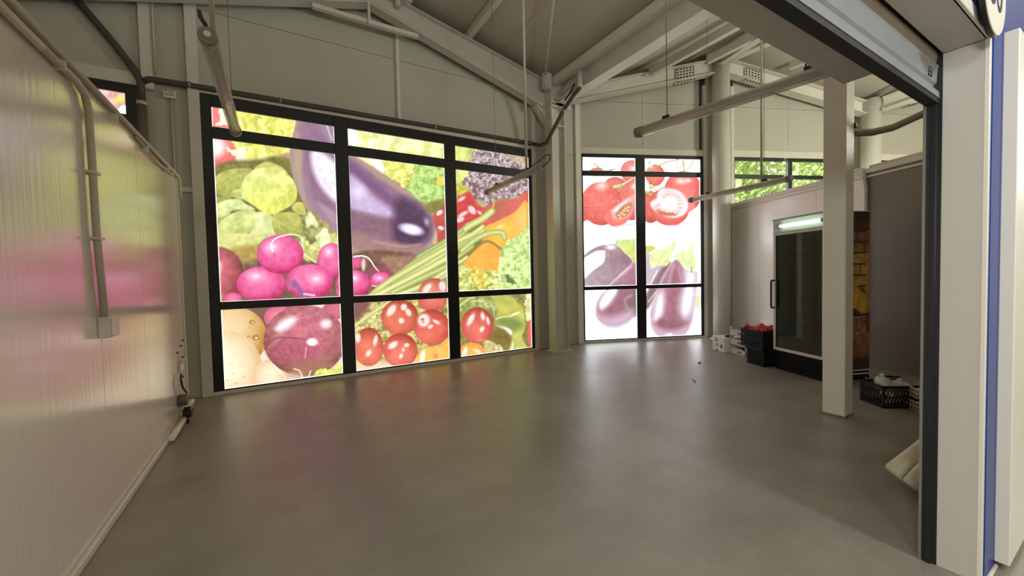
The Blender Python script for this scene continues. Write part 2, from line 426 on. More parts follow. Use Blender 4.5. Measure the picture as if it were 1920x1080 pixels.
def paint_vegetables(X, Y):
    c = Print(X, Y, (168, 160, 96))
    n = fbm(X, Y, 26, 5.0)
    c.C += (n*60)[:, None]
    # ---------- left column, upper part
    c.space(370, 170, 3.724)
    c.poly([(40, 60), (1200, 60), (1200, 560), (40, 560)], (222, 222, 120), tex=60, ts=16, frill=2, sm=False)
    c.poly([(40, 60), (170, 60), (200, 180), (240, 330), (330, 390), (300, 500), (200, 560), (150, 760), (40, 800)], (236, 130, 124), grad=((0, 1), (228, 96, 84)), tex=10, soft=3)
    c.ell(140, 390, 105, 95, (255, 236, 232), glow=True, a=1.0)
    c.ell(120, 400, 60, 65, (255, 244, 242), soft=14, a=0.8)
    c.ell(190, 560, 80, 26, (245, 200, 190), glow=True, rot=-25)
    c.line([(60, 335), (150, 315), (220, 330)], 14, (250, 220, 210), a=0.7, soft=3)
    c.poly([(150, 140), (180, 120), (210, 200), (215, 240), (120, 235), (160, 200)], (250, 238, 214), frill=2)
    c.poly([(250, 115), (420, 130), (700, 190), (690, 250), (660, 290), (655, 420), (620, 445), (590, 440), (570, 480), (520, 500), (450, 490), (420, 510), (390, 480), (330, 480), (300, 440), (250, 360), (230, 330), (270, 260)], (226, 226, 108), tex=46, ts=15, frill=4, fs=9, rim=(4, (240, 240, 170)), seed=4)
    c.speck([(260, 120), (700, 190), (650, 440), (420, 500), (270, 330)], (248, 246, 178), sc=9, thr=0.16, seed=6)
    c.speck([(260, 120), (700, 190), (650, 440), (420, 500), (270, 330)], (186, 184, 70), sc=10, thr=0.2, seed=11, a=0.7)
    c.ell(385, 215, 45, 30, (196, 200, 84), glow=True, a=0.8)
    c.poly([(205, 405), (270, 400), (330, 395), (330, 470), (370, 490), (350, 525), (325, 490), (315, 525), (285, 530), (270, 480), (235, 440)], (250, 244, 208), frill=3, fs=7, tex=18)
    c.poly([(690, 210), (745, 190), (740, 225), (700, 260), (670, 290)], (255, 250, 236), frill=3, fs=6)
    c.poly([(590, 450), (660, 440), (660, 560), (600, 570)], (190, 150, 120), tex=20, soft=3)
    # dark ground under the leaves
    c.poly([(90, 560), (420, 480), (640, 480), (760, 800), (760, 1100), (90, 1100)], (120, 112, 56), soft=4, tex=30)
    # ---------- aubergine across the first two columns
    c.space(0, 0, 1)
    au = [(562, 205), (552, 240), (543, 285), (549, 330), (560, 362), (578, 395), (604, 424), (636, 450), (668, 474), (710, 488), (755, 492), (790, 482), (812, 460), (819, 430), (814, 402), (793, 376), (762, 350), (722, 320), (692, 296), (668, 272), (645, 245), (630, 205), (595, 190)]
    c.poly(au, (150, 120, 136), rim=(16, (172, 146, 128)), tex=12, ts=20)
    c.poly([(575, 215), (568, 270), (575, 330), (592, 375), (625, 415), (665, 440), (720, 462), (770, 470), (800, 450), (806, 425), (795, 395), (760, 365), (715, 335), (680, 302), (650, 265), (628, 215)], (140, 102, 128), soft=6, tex=14, ts=12)
    c.poly([(556, 250), (550, 300), (558, 345), (572, 372), (566, 330), (566, 280)], (176, 150, 132), soft=4)
    c.poly([(585, 208), (600, 240), (612, 262), (626, 285), (626, 205)], (150, 122, 152), soft=4)
    c.line([(606, 215), (616, 245), (622, 262)], 3, (214, 190, 186), soft=1.5)
    c.poly([(582, 288), (596, 282), (614, 292), (632, 312), (640, 360), (638, 382), (618, 370), (600, 348), (588, 322)], (228, 222, 240), soft=5, tex=10, ts=8)
    c.poly([(596, 380), (620, 392), (650, 415), (650, 430), (620, 416)], (168, 136, 156), soft=4)
    # right-hand body: bands of the print's highlight and shade
    c.poly([(655, 262), (672, 285), (700, 310), (740, 338), (782, 372), (770, 372), (728, 346), (690, 318), (655, 290)], (168, 140, 128), soft=4)
    c.poly([(655, 300), (690, 330), (725, 358), (760, 390), (745, 392), (705, 362), (655, 325)], (116, 80, 122), soft=5)
    c.poly([(655, 330), (675, 340), (700, 368), (742, 398), (750, 410), (700, 402), (655, 388)], (196, 172, 210), soft=6, tex=18, ts=7)
    c.ell(672, 360, 22, 20, (232, 222, 244), glow=True)
    c.poly([(655, 395), (700, 408), (742, 416), (742, 440), (700, 438), (655, 425)], (132, 96, 112), soft=6, tex=12)
    c.poly([(745, 372), (775, 378), (800, 400), (808, 425), (800, 450), (770, 462), (740, 455), (736, 420)], (78, 52, 80), soft=9, tex=12)
    c.poly([(655, 432), (710, 448), (760, 458), (795, 462), (770, 478), (715, 480), (672, 466), (655, 456)], (156, 118, 114), soft=5, tex=12)
    c.ell(771, 430, 23, 10, (206, 200, 230), rot=14, soft=5)
    c.ell(772, 430, 14, 6, (236, 234, 250), rot=14, soft=3)
    c.ell(800, 416, 8, 12, (190, 182, 208), glow=True, rot=-20)
    c.line([(816, 405), (819, 430), (812, 455)], 4, (206, 190, 190), soft=2, a=0.7)
    c.line([(700, 452), (750, 462), (790, 458)], 4, (186, 150, 140), soft=2, a=0.6)
    # ---------- radish leaves
    c.space(370, 170, 3.724)
    c.poly([(730, 880), (800, 840), (860, 900), (960, 980), (980, 1080), (700, 1080)], (150, 148, 84), tex=60, ts=9, frill=3, soft=2)
    c.poly([(755, 900), (790, 850), (830, 900), (850, 950), (800, 940), (770, 960)], (222, 222, 176), frill=2, tex=30)
    c.poly([(820, 1060), (850, 990), (900, 960), (920, 1020), (880, 1080)], (232, 236, 190), frill=2, tex=20)
    leaf(c, [(400, 555), (440, 512), (500, 498), (580, 530), (625, 580), (500, 580)], (204, 208, 104), 2)
    leaf(c, [(105, 645), (150, 582), (230, 550), (330, 543), (390, 560), (340, 612), (300, 690), (240, 742), (170, 730), (120, 700)], (184, 188, 92), 3, (350, 570), (150, 680), (150, 150, 70), 3)
    leaf(c, [(95, 760), (160, 740), (240, 760), (130, 800), (95, 880)], (150, 155, 80), 4)
    leaf(c, [(90, 900), (200, 860), (260, 880), (150, 960), (100, 1000)], (176, 178, 90), 5)
    leaf(c, [(100, 875), (130, 800), (200, 765), (290, 758), (335, 790), (400, 830), (260, 832), (200, 872), (130, 888)], (214, 226, 150), 6, (330, 800), (140, 865), None, 2)
    leaf(c, [(300, 700), (330, 610), (400, 552), (480, 538), (560, 550), (640, 592), (684, 655), (696, 730), (668, 790), (600, 832), (520, 868), (450, 842), (380, 792), (305, 745)], (222, 228, 142), 7, (590, 800), (400, 600), (216, 220, 92), 5)
    leaf(c, [(235, 715), (300, 688), (315, 755), (262, 748)], (212, 220, 130), 8)
    leaf(c, [(120, 1010), (150, 930), (225, 868), (330, 828), (398, 838), (420, 880), (395, 950), (330, 1010), (240, 1060), (150, 1100), (110, 1100)], (206, 216, 138), 9, (410, 880), (170, 1050), (196, 204, 110), 5)
    leaf(c, [(410, 850), (520, 876), (545, 1000), (500, 1030), (380, 1040), (300, 1060), (390, 960)], (216, 222, 152), 10, (420, 870), (420, 1030), None, 3)
    leaf(c, [(520, 880), (620, 850), (705, 868), (732, 945), (712, 1005), (620, 1000), (548, 1010)], (188, 192, 98), 11, (530, 890), (700, 980), (160, 160, 74), 3)
    leaf(c, [(690, 780), (740, 790), (750, 860), (700, 860), (660, 820)], (206, 206, 104), 12)
    # ---------- radishes and onions
    c.space(370, 440, 3.6)
    c.poly([(100, 30), (420, 90), (960, 60), (960, 470), (100, 470)], (112, 84, 66), soft=5, tex=30)
    c.poly([(100, 0), (430, 0), (420, 60), (330, 130), (240, 110), (150, 80), (100, 110)], (214, 216, 132), tex=30, soft=2)
    c.poly([(250, 90), (420, 70), (410, 160), (330, 190), (240, 130)], (176, 150, 80), soft=6, tex=30)
    c.poly([(700, 20), (780, 60), (850, 0), (960, 0), (960, 90), (880, 60), (830, 160), (740, 190), (700, 120)], (196, 196, 118), frill=3, tex=60, ts=8)
    c.ell(860, 40, 35, 60, (232, 234, 188), tex=20, rot=15)
    c.line([(720, 130), (760, 160), (800, 185)], 14, (226, 216, 170))
    c.ell(165, 280, 150, 185, (206, 104, 116), (150, 70, 72), tex=16, lx=-0.3, ly=-0.2)
    c.poly([(115, 200), (165, 190), (150, 270), (118, 260)], (236, 190, 190), soft=4)
    c.ell(150, 420, 70, 50, (220, 130, 90), glow=True)
    def radish(x, y, rx, ry, hx, hy):
        c.ell(x, y, rx, ry, (236, 112, 166), (204, 62, 120), tex=22, ts=9, lx=-0.1, ly=-0.25, pw=2.4)
        c.ell(x+hx, y+hy, rx*0.55, ry*0.5, (252, 206, 228), glow=True)
        c.ell(x+hx*0.8, y+hy, rx*0.2, ry*0.18, (255, 236, 246), glow=True, a=0.8)
    c.ell(240, 430, 60, 40, (232, 120, 160), (210, 70, 120))
    radish(905, 175, 95, 118, -20, -60)
    radish(432, 335, 168, 120, -40, -55)
    radish(560, 132, 157, 132, -60, -50)
    c.line([(512, 120), (500, 60), (540, 20), (620, 0), (690, 10), (712, 50), (705, 80)], 9, (255, 244, 248), w2=4)
    c.line([(512, 120), (525, 150)], 5, (180, 40, 100))
    radish(757, 318, 160, 118, 50, -20)
    c.poly([(610, 330), (650, 305), (675, 320), (710, 375), (740, 415), (700, 430), (680, 380), (640, 350)], (150, 92, 146), tex=20, soft=1.5)
    c.line([(720, 400), (790, 410)], 14, (236, 190, 214))
    radish(985, 370, 50, 70, -20, -20)
    # ---------- bottom left: potatoes and red onion
    c.poly([(100, 480), (1000, 470), (1000, 1090), (100, 1090)], (240, 214, 196), soft=1, sm=False)
    c.poly([(330, 480), (700, 470), (600, 700), (430, 700)], (120, 84, 74), soft=4)
    c.ell(550, 560, 100, 80, (232, 130, 150), (206, 92, 118), tex=12)
    c.ell(960, 510, 120, 60, (206, 110, 130), (180, 90, 104))
    c.ell(265, 690, 205, 200, (240, 214, 166), (206, 160, 96), tex=16, ts=20, lx=-0.3, ly=-0.3)
    for ex, ey, er in ((370, 590, 20), (395, 695, 26), (345, 690, 10), (440, 770, 12)):
        c.ell(ex, ey, er, er*0.7, (166, 118, 66), soft=2, tex=40, ts=3); c.ell(ex+3, ey+2, er*0.4, er*0.3, (240, 214, 166), soft=1.5)
    c.ell(210, 900, 225, 250, (250, 238, 208), (226, 196, 148), tex=14, ts=22, lx=-0.2, ly=-0.1)
    for k in range(10):
        c.ell(150+23*k, 850+((k*67) % 180), 6+(k % 3)*3, 4, (190, 160, 110), soft=1.5, a=0.7)
    c.ell(500, 950, 120, 110, (248, 226, 196), (226, 190, 150), tex=10)
    c.ell(725, 715, 278, 240, (196, 108, 124), (150, 86, 84), tex=26, ts=7, lx=0.05, ly=-0.3)
    for k in range(9):
        c.line([(470+8*k, 770-4*k), (560+22*k, 640-18*k), (700+25*k, 560-4*k)], 3.5, (220, 150, 160), a=0.35, soft=1.5)
        c.line([(480+14*k, 760+8*k), (640+20*k, 800+10*k), (820+12*k, 780+12*k)], 3.5, (170, 90, 100), a=0.35, soft=1.5)
    c.poly([(480, 780), (640, 720), (800, 760), (760, 860), (600, 880), (520, 840)], (174, 84, 104), soft=9, tex=24, ts=5, a=0.8)
    c.poly([(620, 880), (860, 850), (880, 930), (700, 960)], (160, 118, 90), soft=12, a=0.7)
    c.line([(455, 775), (490, 730), (540, 695), (640, 698), (720, 706), (800, 735)], 8, (136, 60, 78), soft=1.5)
    c.poly([(525, 640), (560, 590), (630, 555), (665, 570), (640, 610), (570, 650)], (254, 238, 244), soft=6)
    c.ell(865, 605, 60, 45, (246, 220, 232), glow=True)
    c.ell(870, 600, 36, 28, (252, 236, 242), soft=6, a=0.7)
    c.ell(775, 725, 38, 26, (250, 226, 238), soft=4)
    c.line([(735, 760), (728, 830)], 7, (244, 216, 224), a=0.7)
    c.ell(650, 950, 130, 40, (206, 166, 140), glow=True)
    for q in ([(650, 905), (690, 920), (710, 965)], [(765, 920), (750, 960)], [(520, 880), (560, 930), (600, 960)]):
        c.line(q, 7, (252, 240, 210))
    c.poly([(790, 945), (830, 905), (900, 910), (950, 880), (985, 850), (1000, 960), (850, 960)], (216, 222, 110), frill=2.5, fs=5, tex=40, ts=6)
    # ---------- second column
    c.space(640, 220, 3.857)
    c.poly([(40, 40), (760, 40), (760, 330), (330, 420), (40, 240)], (236, 238, 172), tex=44, ts=14, soft=2, sm=False)
    c.speck([(120, 60), (740, 100), (740, 300), (250, 240)], (206, 214, 110), sc=16, thr=0.08, a=0.7, seed=8)
    c.speck([(150, 80), (740, 100), (740, 300), (250, 240)], (252, 252, 224), sc=12, thr=0.18, a=0.9, seed=13)
    c.poly([(40, 50), (90, 60), (140, 180), (60, 190)], (252, 250, 232), soft=5)
    c.poly([(110, 250), (260, 260), (310, 340), (300, 400), (220, 330), (150, 280)], (250, 248, 226), soft=3)
    c.poly([(300, 300), (440, 320), (560, 300), (520, 420), (470, 520), (400, 460), (330, 420)], (220, 218, 108), frill=3, fs=6, tex=60, ts=8)
    c.speck([(300, 300), (560, 300), (470, 520), (330, 420)], (250, 246, 176), sc=7, thr=0.12, seed=14)
    c.poly([(560, 310), (760, 330), (760, 590), (640, 620), (560, 600), (480, 520), (520, 430)], (158, 196, 96), frill=4, fs=6, tex=60, ts=7)
    c.speck([(560, 310), (760, 330), (740, 590), (600, 610), (490, 520)], (206, 228, 150), sc=6, thr=0.1, seed=15)
    c.poly([(690, 440), (740, 420), (745, 480), (700, 500)], (222, 206, 90), frill=2)
    c.poly([(600, 640), (660, 605), (760, 590), (760, 640), (700, 680), (640, 690)], (134, 126, 62), soft=3, tex=24)
    c.poly([(660, 720), (720, 660), (760, 640), (760, 880), (700, 910), (690, 830)], (184, 76, 72), soft=2, tex=16)
    c.ell(710, 690, 26, 16, (244, 214, 214), rot=-35, soft=2); c.ell(720, 800, 22, 14, (244, 214, 214), rot=20, soft=2)
    # ---------- third column, upper part
    c.poly([(815, 160), (1350, 230), (1350, 480), (815, 480)], (206, 214, 118), tex=50, ts=14, sm=False)
    c.poly([(830, 500), (900, 440), (930, 560), (850, 580)], (190, 184, 70), frill=3, tex=40)
    lo = [(960, 240), (1040, 200), (1130, 230), (1230, 230), (1350, 260), (1360, 560), (1250, 590), (1150, 590), (1090, 640), (1040, 660), (1020, 600), (970, 600), (930, 540), (890, 470), (930, 400), (920, 330)]
    c.poly(lo, (146, 120, 124), frill=5, fs=7, tex=70, ts=7)
    c.speck(lo, (226, 214, 222), sc=5, thr=0.06, a=0.85, seed=16, ridge=True)
    c.speck(lo, (92, 72, 76), sc=6, thr=0.14, a=0.8, seed=17)
    c.poly([(1180, 240), (1350, 260), (1350, 360), (1250, 320)], (206, 176, 130), frill=3, tex=50, ts=6, a=0.55)
    c.poly([(830, 600), (880, 560), (930, 530), (960, 600), (1020, 650), (1110, 610), (1250, 590), (1350, 530), (1350, 620), (1250, 690), (1060, 790), (900, 860), (830, 860)], (204, 84, 72), soft=2, tex=14)
    c.poly([(835, 620), (890, 560), (935, 560), (980, 620), (1030, 700), (1000, 780), (860, 840), (835, 800)], (196, 58, 58), soft=5, tex=14)
    for e in ((945, 670, 36, 22, 50), (880, 700, 40, 14, -30), (860, 740, 30, 18, -25), (930, 770, 36, 14, -20), (870, 590, 30, 12, -30), (1000, 690, 20, 10, 40)):
        c.ell(e[0], e[1], e[2], e[3], (252, 226, 222), rot=e[4], soft=2.5, a=0.85)
    c.poly([(1060, 680), (1120, 610), (1200, 600), (1180, 680), (1110, 740)], (180, 92, 70), soft=5)
    c.poly([(835, 900), (960, 820), (1110, 760), (1250, 690), (1350, 620), (1360, 1100), (835, 1100)], (240, 166, 66), soft=2, tex=14)
    c.poly([(1060, 800), (1160, 770), (1240, 780), (1250, 840), (1200, 900), (1120, 930), (1080, 870)], (250, 184, 60), soft=6)
    c.poly([(1250, 740), (1350, 640), (1350, 800), (1290, 860)], (216, 176, 70), soft=6)
    c.ell(1150, 790, 50, 22, (255, 226, 160), glow=True, rot=-20)
    # green beans
    def bean(P, w, col):
        c.line(P, w, col, rim=np.array(col)*0.74, soft=1.0)
        c.line(P, w*0.25, np.minimum(np.array(col)+(32, 28, 40), 255), soft=1.5, a=0.5)
    c.line([(1105, 590), (1100, 640), (1085, 690)], 12, (176, 176, 96))
    c.space(0, 0, 1)
    c.poly([(668, 585), (700, 545), (735, 518), (770, 497), (810, 475), (850, 448), (880, 430), (900, 420), (905, 450), (880, 480), (858, 500), (836, 522), (812, 522), (795, 530), (760, 545), (700, 560)], (120, 118, 60), soft=2)
    for k, (P, w, col) in enumerate([
        ([(702, 548), (740, 528), (790, 503), (836, 478), (880, 446), (905, 432)], 13, (196, 206, 122)),
        ([(722, 552), (770, 532), (812, 512), (850, 490), (884, 462)], 12, (176, 196, 112)),
        ([(712, 551), (760, 522), (806, 494), (850, 462), (878, 442)], 12, (206, 212, 128)),
        ([(760, 552), (800, 532), (836, 516), (868, 500)], 11, (196, 204, 126)),
        ([(690, 556), (715, 530), (745, 512), (790, 488), (836, 462), (866, 440)], 11, (214, 216, 132)),
        ([(735, 556), (790, 536), (840, 506), (874, 482)], 9, (214, 218, 140)),
        ([(722, 520), (760, 498), (800, 476), (845, 450), (880, 424), (905, 410), (922, 396)], 13, (204, 212, 126)),
        ([(740, 505), (790, 478), (840, 448), (866, 432)], 8, (170, 186, 100)),
        ([(866, 470), (890, 450), (915, 438), (940, 436), (946, 446)], 11, (192, 204, 116)),
        ([(858, 452), (884, 440), (905, 425)], 9, (214, 216, 130)),
        ([(862, 486), (890, 466), (914, 452), (938, 466)], 4, (150, 120, 60))]):
        bean(P, w, col)
    # lettuce in the lower part of the third column
    c.space(640, 480, 4.695)
    c.poly([(1020, 130), (1120, 90), (1180, 150), (1300, 110), (1400, 160), (1400, 320), (1020, 320)], (190, 196, 104), frill=4, fs=6, tex=70, ts=6)
    c.speck([(1020, 120), (1180, 130), (1400, 160), (1400, 310), (1020, 310)], (240, 236, 160), sc=6, thr=0.08, seed=21)
    c.speck([(1020, 120), (1180, 130), (1400, 160), (1400, 310), (1020, 310)], (120, 136, 56), sc=6, thr=0.16, seed=22)
    c.poly([(1140, 140), (1200, 100), (1290, 190), (1270, 290), (1180, 250)], (222, 200, 90), frill=4, fs=5, tex=80, ts=5)
    c.poly([(1390, 110), (1420, -90), (1520, -150), (1600, -220), (1680, -240), (1680, 300), (1400, 300), (1420, 200)], (186, 212, 124), frill=4, fs=6, tex=64, ts=6)
    c.speck([(1400, -60), (1600, -200), (1680, -200), (1680, 290), (1400, 290)], (226, 240, 176), sc=7, thr=0.06, seed=23)
    c.poly([(1440, 160), (1500, 190), (1540, 250), (1470, 230)], (104, 112, 66), frill=2)
    c.line([(1310, 285), (1380, 240), (1410, 235)], 22, (206, 222, 150))
    c.poly([(1180, -20), (1260, 20), (1270, 110), (1190, 90)], (226, 180, 80), soft=6, a=0.7)
    # radishes at the foot of the aubergine
    c.poly([(100, -20), (640, -20), (560, 80), (430, 200), (330, 260), (260, 340), (100, 340)], (116, 78, 66), soft=3, tex=30)
    c.poly([(360, 10), (620, 0), (560, 90), (450, 160), (400, 90)], (158, 120, 98), soft=4, tex=24)
    c.ell(330, 150, 110, 60, (140, 70, 90), soft=5)
    c.ell(130, 55, 55, 60, (220, 90, 140), (190, 60, 110))
    c.ell(195, 75, 18, 55, (226, 196, 180), soft=3)
    radish(105, 245, 152, 120, 10, -50)
    radish(352, 215, 98, 72, -20, -20)
    c.line([(110, 5), (190, 0), (245, 25), (290, 90), (328, 135)], 12, (255, 244, 246), w2=7)
    c.line([(270, 262), (330, 268), (380, 262)], 9, (250, 222, 226))
    c.space(0, 0, 1)
    for P, w, col in [([(690, 560), (715, 538), (745, 518), (790, 492), (836, 466)], 12, (208, 212, 128)), ([(700, 556), (745, 534), (800, 505), (838, 484)], 12, (216, 218, 136)), ([(735, 548), (780, 526), (836, 500)], 10, (190, 200, 116))]:
        bean(P, w, col)
    c.space(640, 480, 4.695)
    T = [(440, 480, 30, 60, 35), (550, 450, 26, 30, 20), (590, 495, 22, 36, -30), (528, 570, 24, 24, 0)]
    tomato(c, 815, 320, 135, 125, (216, 112, 90), [(755, 285, 26, 52, 40), (890, 265, 30, 46, -10)])
    # ---------- bottom of the second and third columns
    c.poly([(110, 400), (940, 360), (945, 1040), (110, 1060)], (186, 176, 104), tex=80, ts=7, sm=False, soft=1, frill=1)
    c.speck([(110, 420), (600, 390), (640, 800), (400, 800), (110, 700)], (240, 232, 170), sc=7, thr=0.04, seed=31, ridge=True)
    c.speck([(110, 420), (930, 380), (930, 900), (400, 800), (110, 700)], (126, 108, 52), sc=8, thr=0.14, seed=32)
    c.poly([(110, 400), (260, 410), (200, 500), (110, 560)], (126, 80, 76), soft=4)
    c.poly([(110, 940), (400, 930), (940, 880), (945, 1060), (110, 1060)], (240, 206, 172), soft=5)
    bean([(120, 615), (260, 510), (430, 400)], 32, (214, 216, 134))
    c.ell(800, 400, 122, 82, (226, 116, 100), (196, 84, 66), tex=12)
    tomato(c, 515, 540, 165, 158, (206, 88, 64), T)
    tomato(c, 240, 800, 132, 170, (212, 92, 72), [(145, 720, 24, 44, 0), (300, 745, 18, 48, 12), (240, 855, 20, 34, 30)])
    c.poly([(650, 960), (690, 850), (780, 800), (850, 800), (900, 750), (950, 735), (950, 960)], (242, 172, 78), soft=3, grad=((0, 1), (250, 196, 110)), tex=12)
    c.ell(830, 880, 45, 40, (206, 130, 60), glow=True)
    c.ell(715, 890, 22, 60, (255, 244, 214), rot=10, soft=3)
    tomato(c, 520, 830, 152, 150, (214, 90, 72), [(455, 785, 26, 50, 55), (575, 785, 22, 18), (545, 825, 12, 18), (525, 882, 16, 26, 25)])
    tomato(c, 800, 628, 156, 158, (212, 84, 70), [(725, 565, 52, 60, 15), (835, 580, 34, 14, 30), (785, 622, 24, 16, -30)])
    c.ell(715, 560, 16, 12, (196, 90, 84), soft=2); c.ell(722, 585, 10, 6, (196, 90, 84), soft=1.5)
    # third column bottom
    c.poly([(1030, 360), (1690, 330), (1690, 880), (1030, 900)], (138, 126, 72), tex=40, ts=8, sm=False, soft=1)
    c.poly([(1030, 350), (1350, 340), (1340, 480), (1200, 460), (1040, 520)], (150, 160, 84), frill=3, fs=6, tex=70, ts=6)
    c.line([(1140, 400), (1250, 400), (1280, 450), (1330, 440), (1350, 540)], 9, (226, 232, 178), w2=5)
    c.line([(1040, 440), (1120, 380), (1190, 350)], 14, (206, 214, 140))
    c.poly([(1340, 340), (1480, 350), (1560, 420), (1610, 500), (1615, 640), (1590, 720), (1640, 830), (1480, 860), (1500, 700), (1430, 620), (1350, 600), (1370, 480)], (176, 180, 84), tex=24, ts=14, soft=2, grad=((0.6, 0.6), (196, 200, 100)))
    c.poly([(1350, 590), (1430, 540), (1560, 560), (1600, 620), (1500, 670), (1430, 620)], (122, 142, 70), soft=6)
    c.ell(1450, 470, 80, 60, (222, 196, 80), glow=True); c.ell(1570, 460, 60, 60, (196, 186, 70), glow=True)
    c.poly([(1370, 615), (1450, 630), (1500, 660), (1490, 700), (1440, 650)], (252, 252, 232), soft=2)
    c.ell(1530, 510, 40, 10, (252, 250, 220), rot=-20, soft=2); c.ell(1505, 790, 8, 40, (252, 250, 226), rot=5, soft=2)
    c.line([(1360, 555), (1430, 535), (1500, 530)], 9, (228, 234, 176))
    c.poly([(1310, 640), (1420, 650), (1490, 720), (1470, 800), (1350, 790)], (130, 108, 50), soft=5, tex=20)
    c.poly([(1260, 740), (1330, 760), (1430, 800), (1400, 860), (1260, 850)], (206, 190, 130), tex=70, ts=5, frill=3)
    c.poly([(1640, 330), (1690, 330), (1690, 560), (1630, 540), (1620, 400)], (222, 226, 160), frill=3, tex=50, ts=6)
    c.poly([(1640, 620), (1690, 560), (1690, 840), (1660, 820)], (224, 96, 84), soft=2)
    c.ell(1150, 860, 120, 100, (246, 178, 92), (226, 146, 66)); c.ell(1085, 850, 20, 50, (255, 240, 210), rot=18, soft=2); c.ell(1200, 840, 40, 16, (255, 222, 170), rot=30, soft=4)
    tomato(c, 1197, 610, 140, 160, (212, 88, 76), [(1140, 560, 22, 62, 28), (1245, 530, 18, 36, -10), (1290, 570, 14, 36, -15), (1238, 645, 18, 28, 30)])
    c.ell(1230, 740, 60, 16, (236, 150, 120), glow=True)
    return c.C

def paint_tomatoes(X, Y):
    c = Print(X, Y, (240, 246, 251))
    c.C += (fbm(X, Y, 30, 2.0)*8)[:, None]
    c.space(1070, 280, 6)
    red = (224, 92, 86)
    def tom(x, y, rx, ry, col=red, hl=()):
        col = np.array(col, float)
        c.ell(x, y, rx, ry, np.minimum(col+(8, 22, 20), 255), col*0.96, tex=14, ts=6, soft=1.2, lx=-0.1, ly=-0.2)
        for h in hl: c.ell(*h, (255, 240, 236), glow=True)
    c.ell(600, 850, 560, 60, (226, 206, 216), glow=True)
    tom(150, 710, 60, 100)
    tom(290, 255, 75, 50); tom(690, 250, 130, 130, (226, 110, 108), [(700, 215, 60, 50)])
    tom(950, 290, 110, 120, (226, 96, 90), [(900, 190, 50, 50)])
    tom(500, 420, 130, 110, (206, 96, 86))
    tom(690, 560, 140, 240, (218, 98, 92), [(710, 420, 50, 60)])
    tom(900, 650, 120, 180, (204, 84, 80))
    tom(1265, 480, 215, 235, (226, 88, 82), [(1240, 360, 100, 60), (1320, 350, 60, 40)])
    c.line([(260, 155), (310, 200), (345, 235)], 12, (146, 130, 104), w2=18)
    c.line([(345, 235), (390, 240), (500, 220)], 10, (150, 150, 110)); c.line([(430, 250), (480, 225)], 8, (130, 130, 96))
    c.line([(345, 200), (370, 250)], 14, (176, 186, 130))
    tom(342, 610, 228, 245, (222, 94, 84), [(350, 410, 110, 80)])
    c.speck([(150, 420), (350, 360), (560, 520), (540, 800), (200, 800)], (250, 206, 176), sc=2.2, thr=0.34, a=0.6, seed=41)
    c.speck([(150, 420), (350, 360), (560, 520), (540, 800), (200, 800)], (176, 70, 64), sc=2.4, thr=0.36, a=0.35, seed=43)
    c.line([(490, 420), (560, 405), (620, 375), (700, 325)], 34, (206, 214, 150), w2=16); c.line([(540, 470), (575, 400)], 18, (170, 176, 110))
    c.poly([(368, 762), (440, 690), (560, 590), (715, 488), (735, 570), (705, 700), (645, 800), (565, 852), (480, 866), (420, 835)], (230, 116, 110), soft=1.2, tex=8)
    c.poly([(470, 690), (560, 610), (690, 520), (716, 540), (690, 690), (620, 770), (520, 790), (470, 760)], (240, 180, 170), soft=4)
    c.poly([(500, 690), (560, 650), (640, 610), (690, 600), (680, 680), (610, 760), (530, 780)], (186, 118, 90), soft=3, tex=20, ts=3)
    for sx, sy in ((545, 740), (575, 715), (600, 690), (620, 665), (650, 650), (600, 735), (560, 770), (640, 690)):
        c.ell(sx, sy, 16, 12, (236, 206, 150), soft=1)
    c.poly([(470, 690), (600, 590), (650, 560), (560, 650), (520, 700)], (252, 238, 236), soft=3)
    # vine over the right-hand half
    for P, w in (([(850, 245), (930, 215), (1000, 180), (1090, 140), (1210, 120)], 18), ([(870, 160), (900, 140), (880, 190)], 12), ([(850, 480), (920, 510), (960, 480)], 26), ([(870, 340), (900, 450), (930, 510)], 16), ([(960, 340), (920, 420), (1000, 400)], 12), ([(900, 420), (970, 470)], 12), ([(1265, 130), (1275, 240)], 20), ([(1210, 150), (1200, 190), (1250, 240)], 9), ([(1380, 130), (1340, 200), (1280, 240)], 11)):
        c.line(P, w, (196, 186, 104), rim=(150, 140, 80), w2=w*0.7)
    c.line([(1060, 340), (1050, 400), (1040, 430)], 14, (244, 206, 200))
    # cut half
    c.ell(1108, 645, 232, 212, (232, 122, 112), (212, 84, 74), rot=20, soft=1.2)
    c.poly([(968, 500), (1010, 440), (1110, 432), (1220, 460), (1300, 540), (1325, 640), (1290, 730), (1200, 775), (1090, 770), (980, 720), (900, 650), (895, 590), (960, 545)], (246, 222, 224), soft=2, rim=(4, (236, 150, 146)))
    c.poly([(1040, 520), (1110, 470), (1200, 500), (1255, 590), (1250, 680), (1170, 730), (1050, 720), (960, 680), (950, 630), (1030, 600)], (232, 186, 186), soft=4, tex=26, ts=3)
    c.poly([(1060, 560), (1130, 520), (1190, 560), (1210, 640), (1150, 680), (1060, 670), (1010, 630)], (250, 242, 248), soft=5)
    c.poly([(965, 680), (1040, 700), (1140, 715), (1195, 715), (1180, 745), (1080, 748), (1000, 730)], (196, 100, 62), soft=2)
    for sx, sy in ((1085, 495), (1120, 490), (1155, 505), (1190, 525), (1215, 560), (1235, 600), (1245, 640), (1220, 690), (1180, 715), (1140, 700), (1090, 700), (1040, 680), (990, 660), (960, 630), (1000, 605), (1055, 530), (1210, 605), (1130, 520)):
        c.ell(sx, sy, 15, 12, (250, 226, 206), soft=0.8); c.line([(sx-14, sy+8), (sx, sy+14), (sx+14, sy+6)], 5, (186, 96, 86), a=0.8)
    c.ell(1150, 850, 150, 20, (226, 130, 126), glow=True)
    # ---------- aubergines below
    c.space(1070, 440, 4.908)
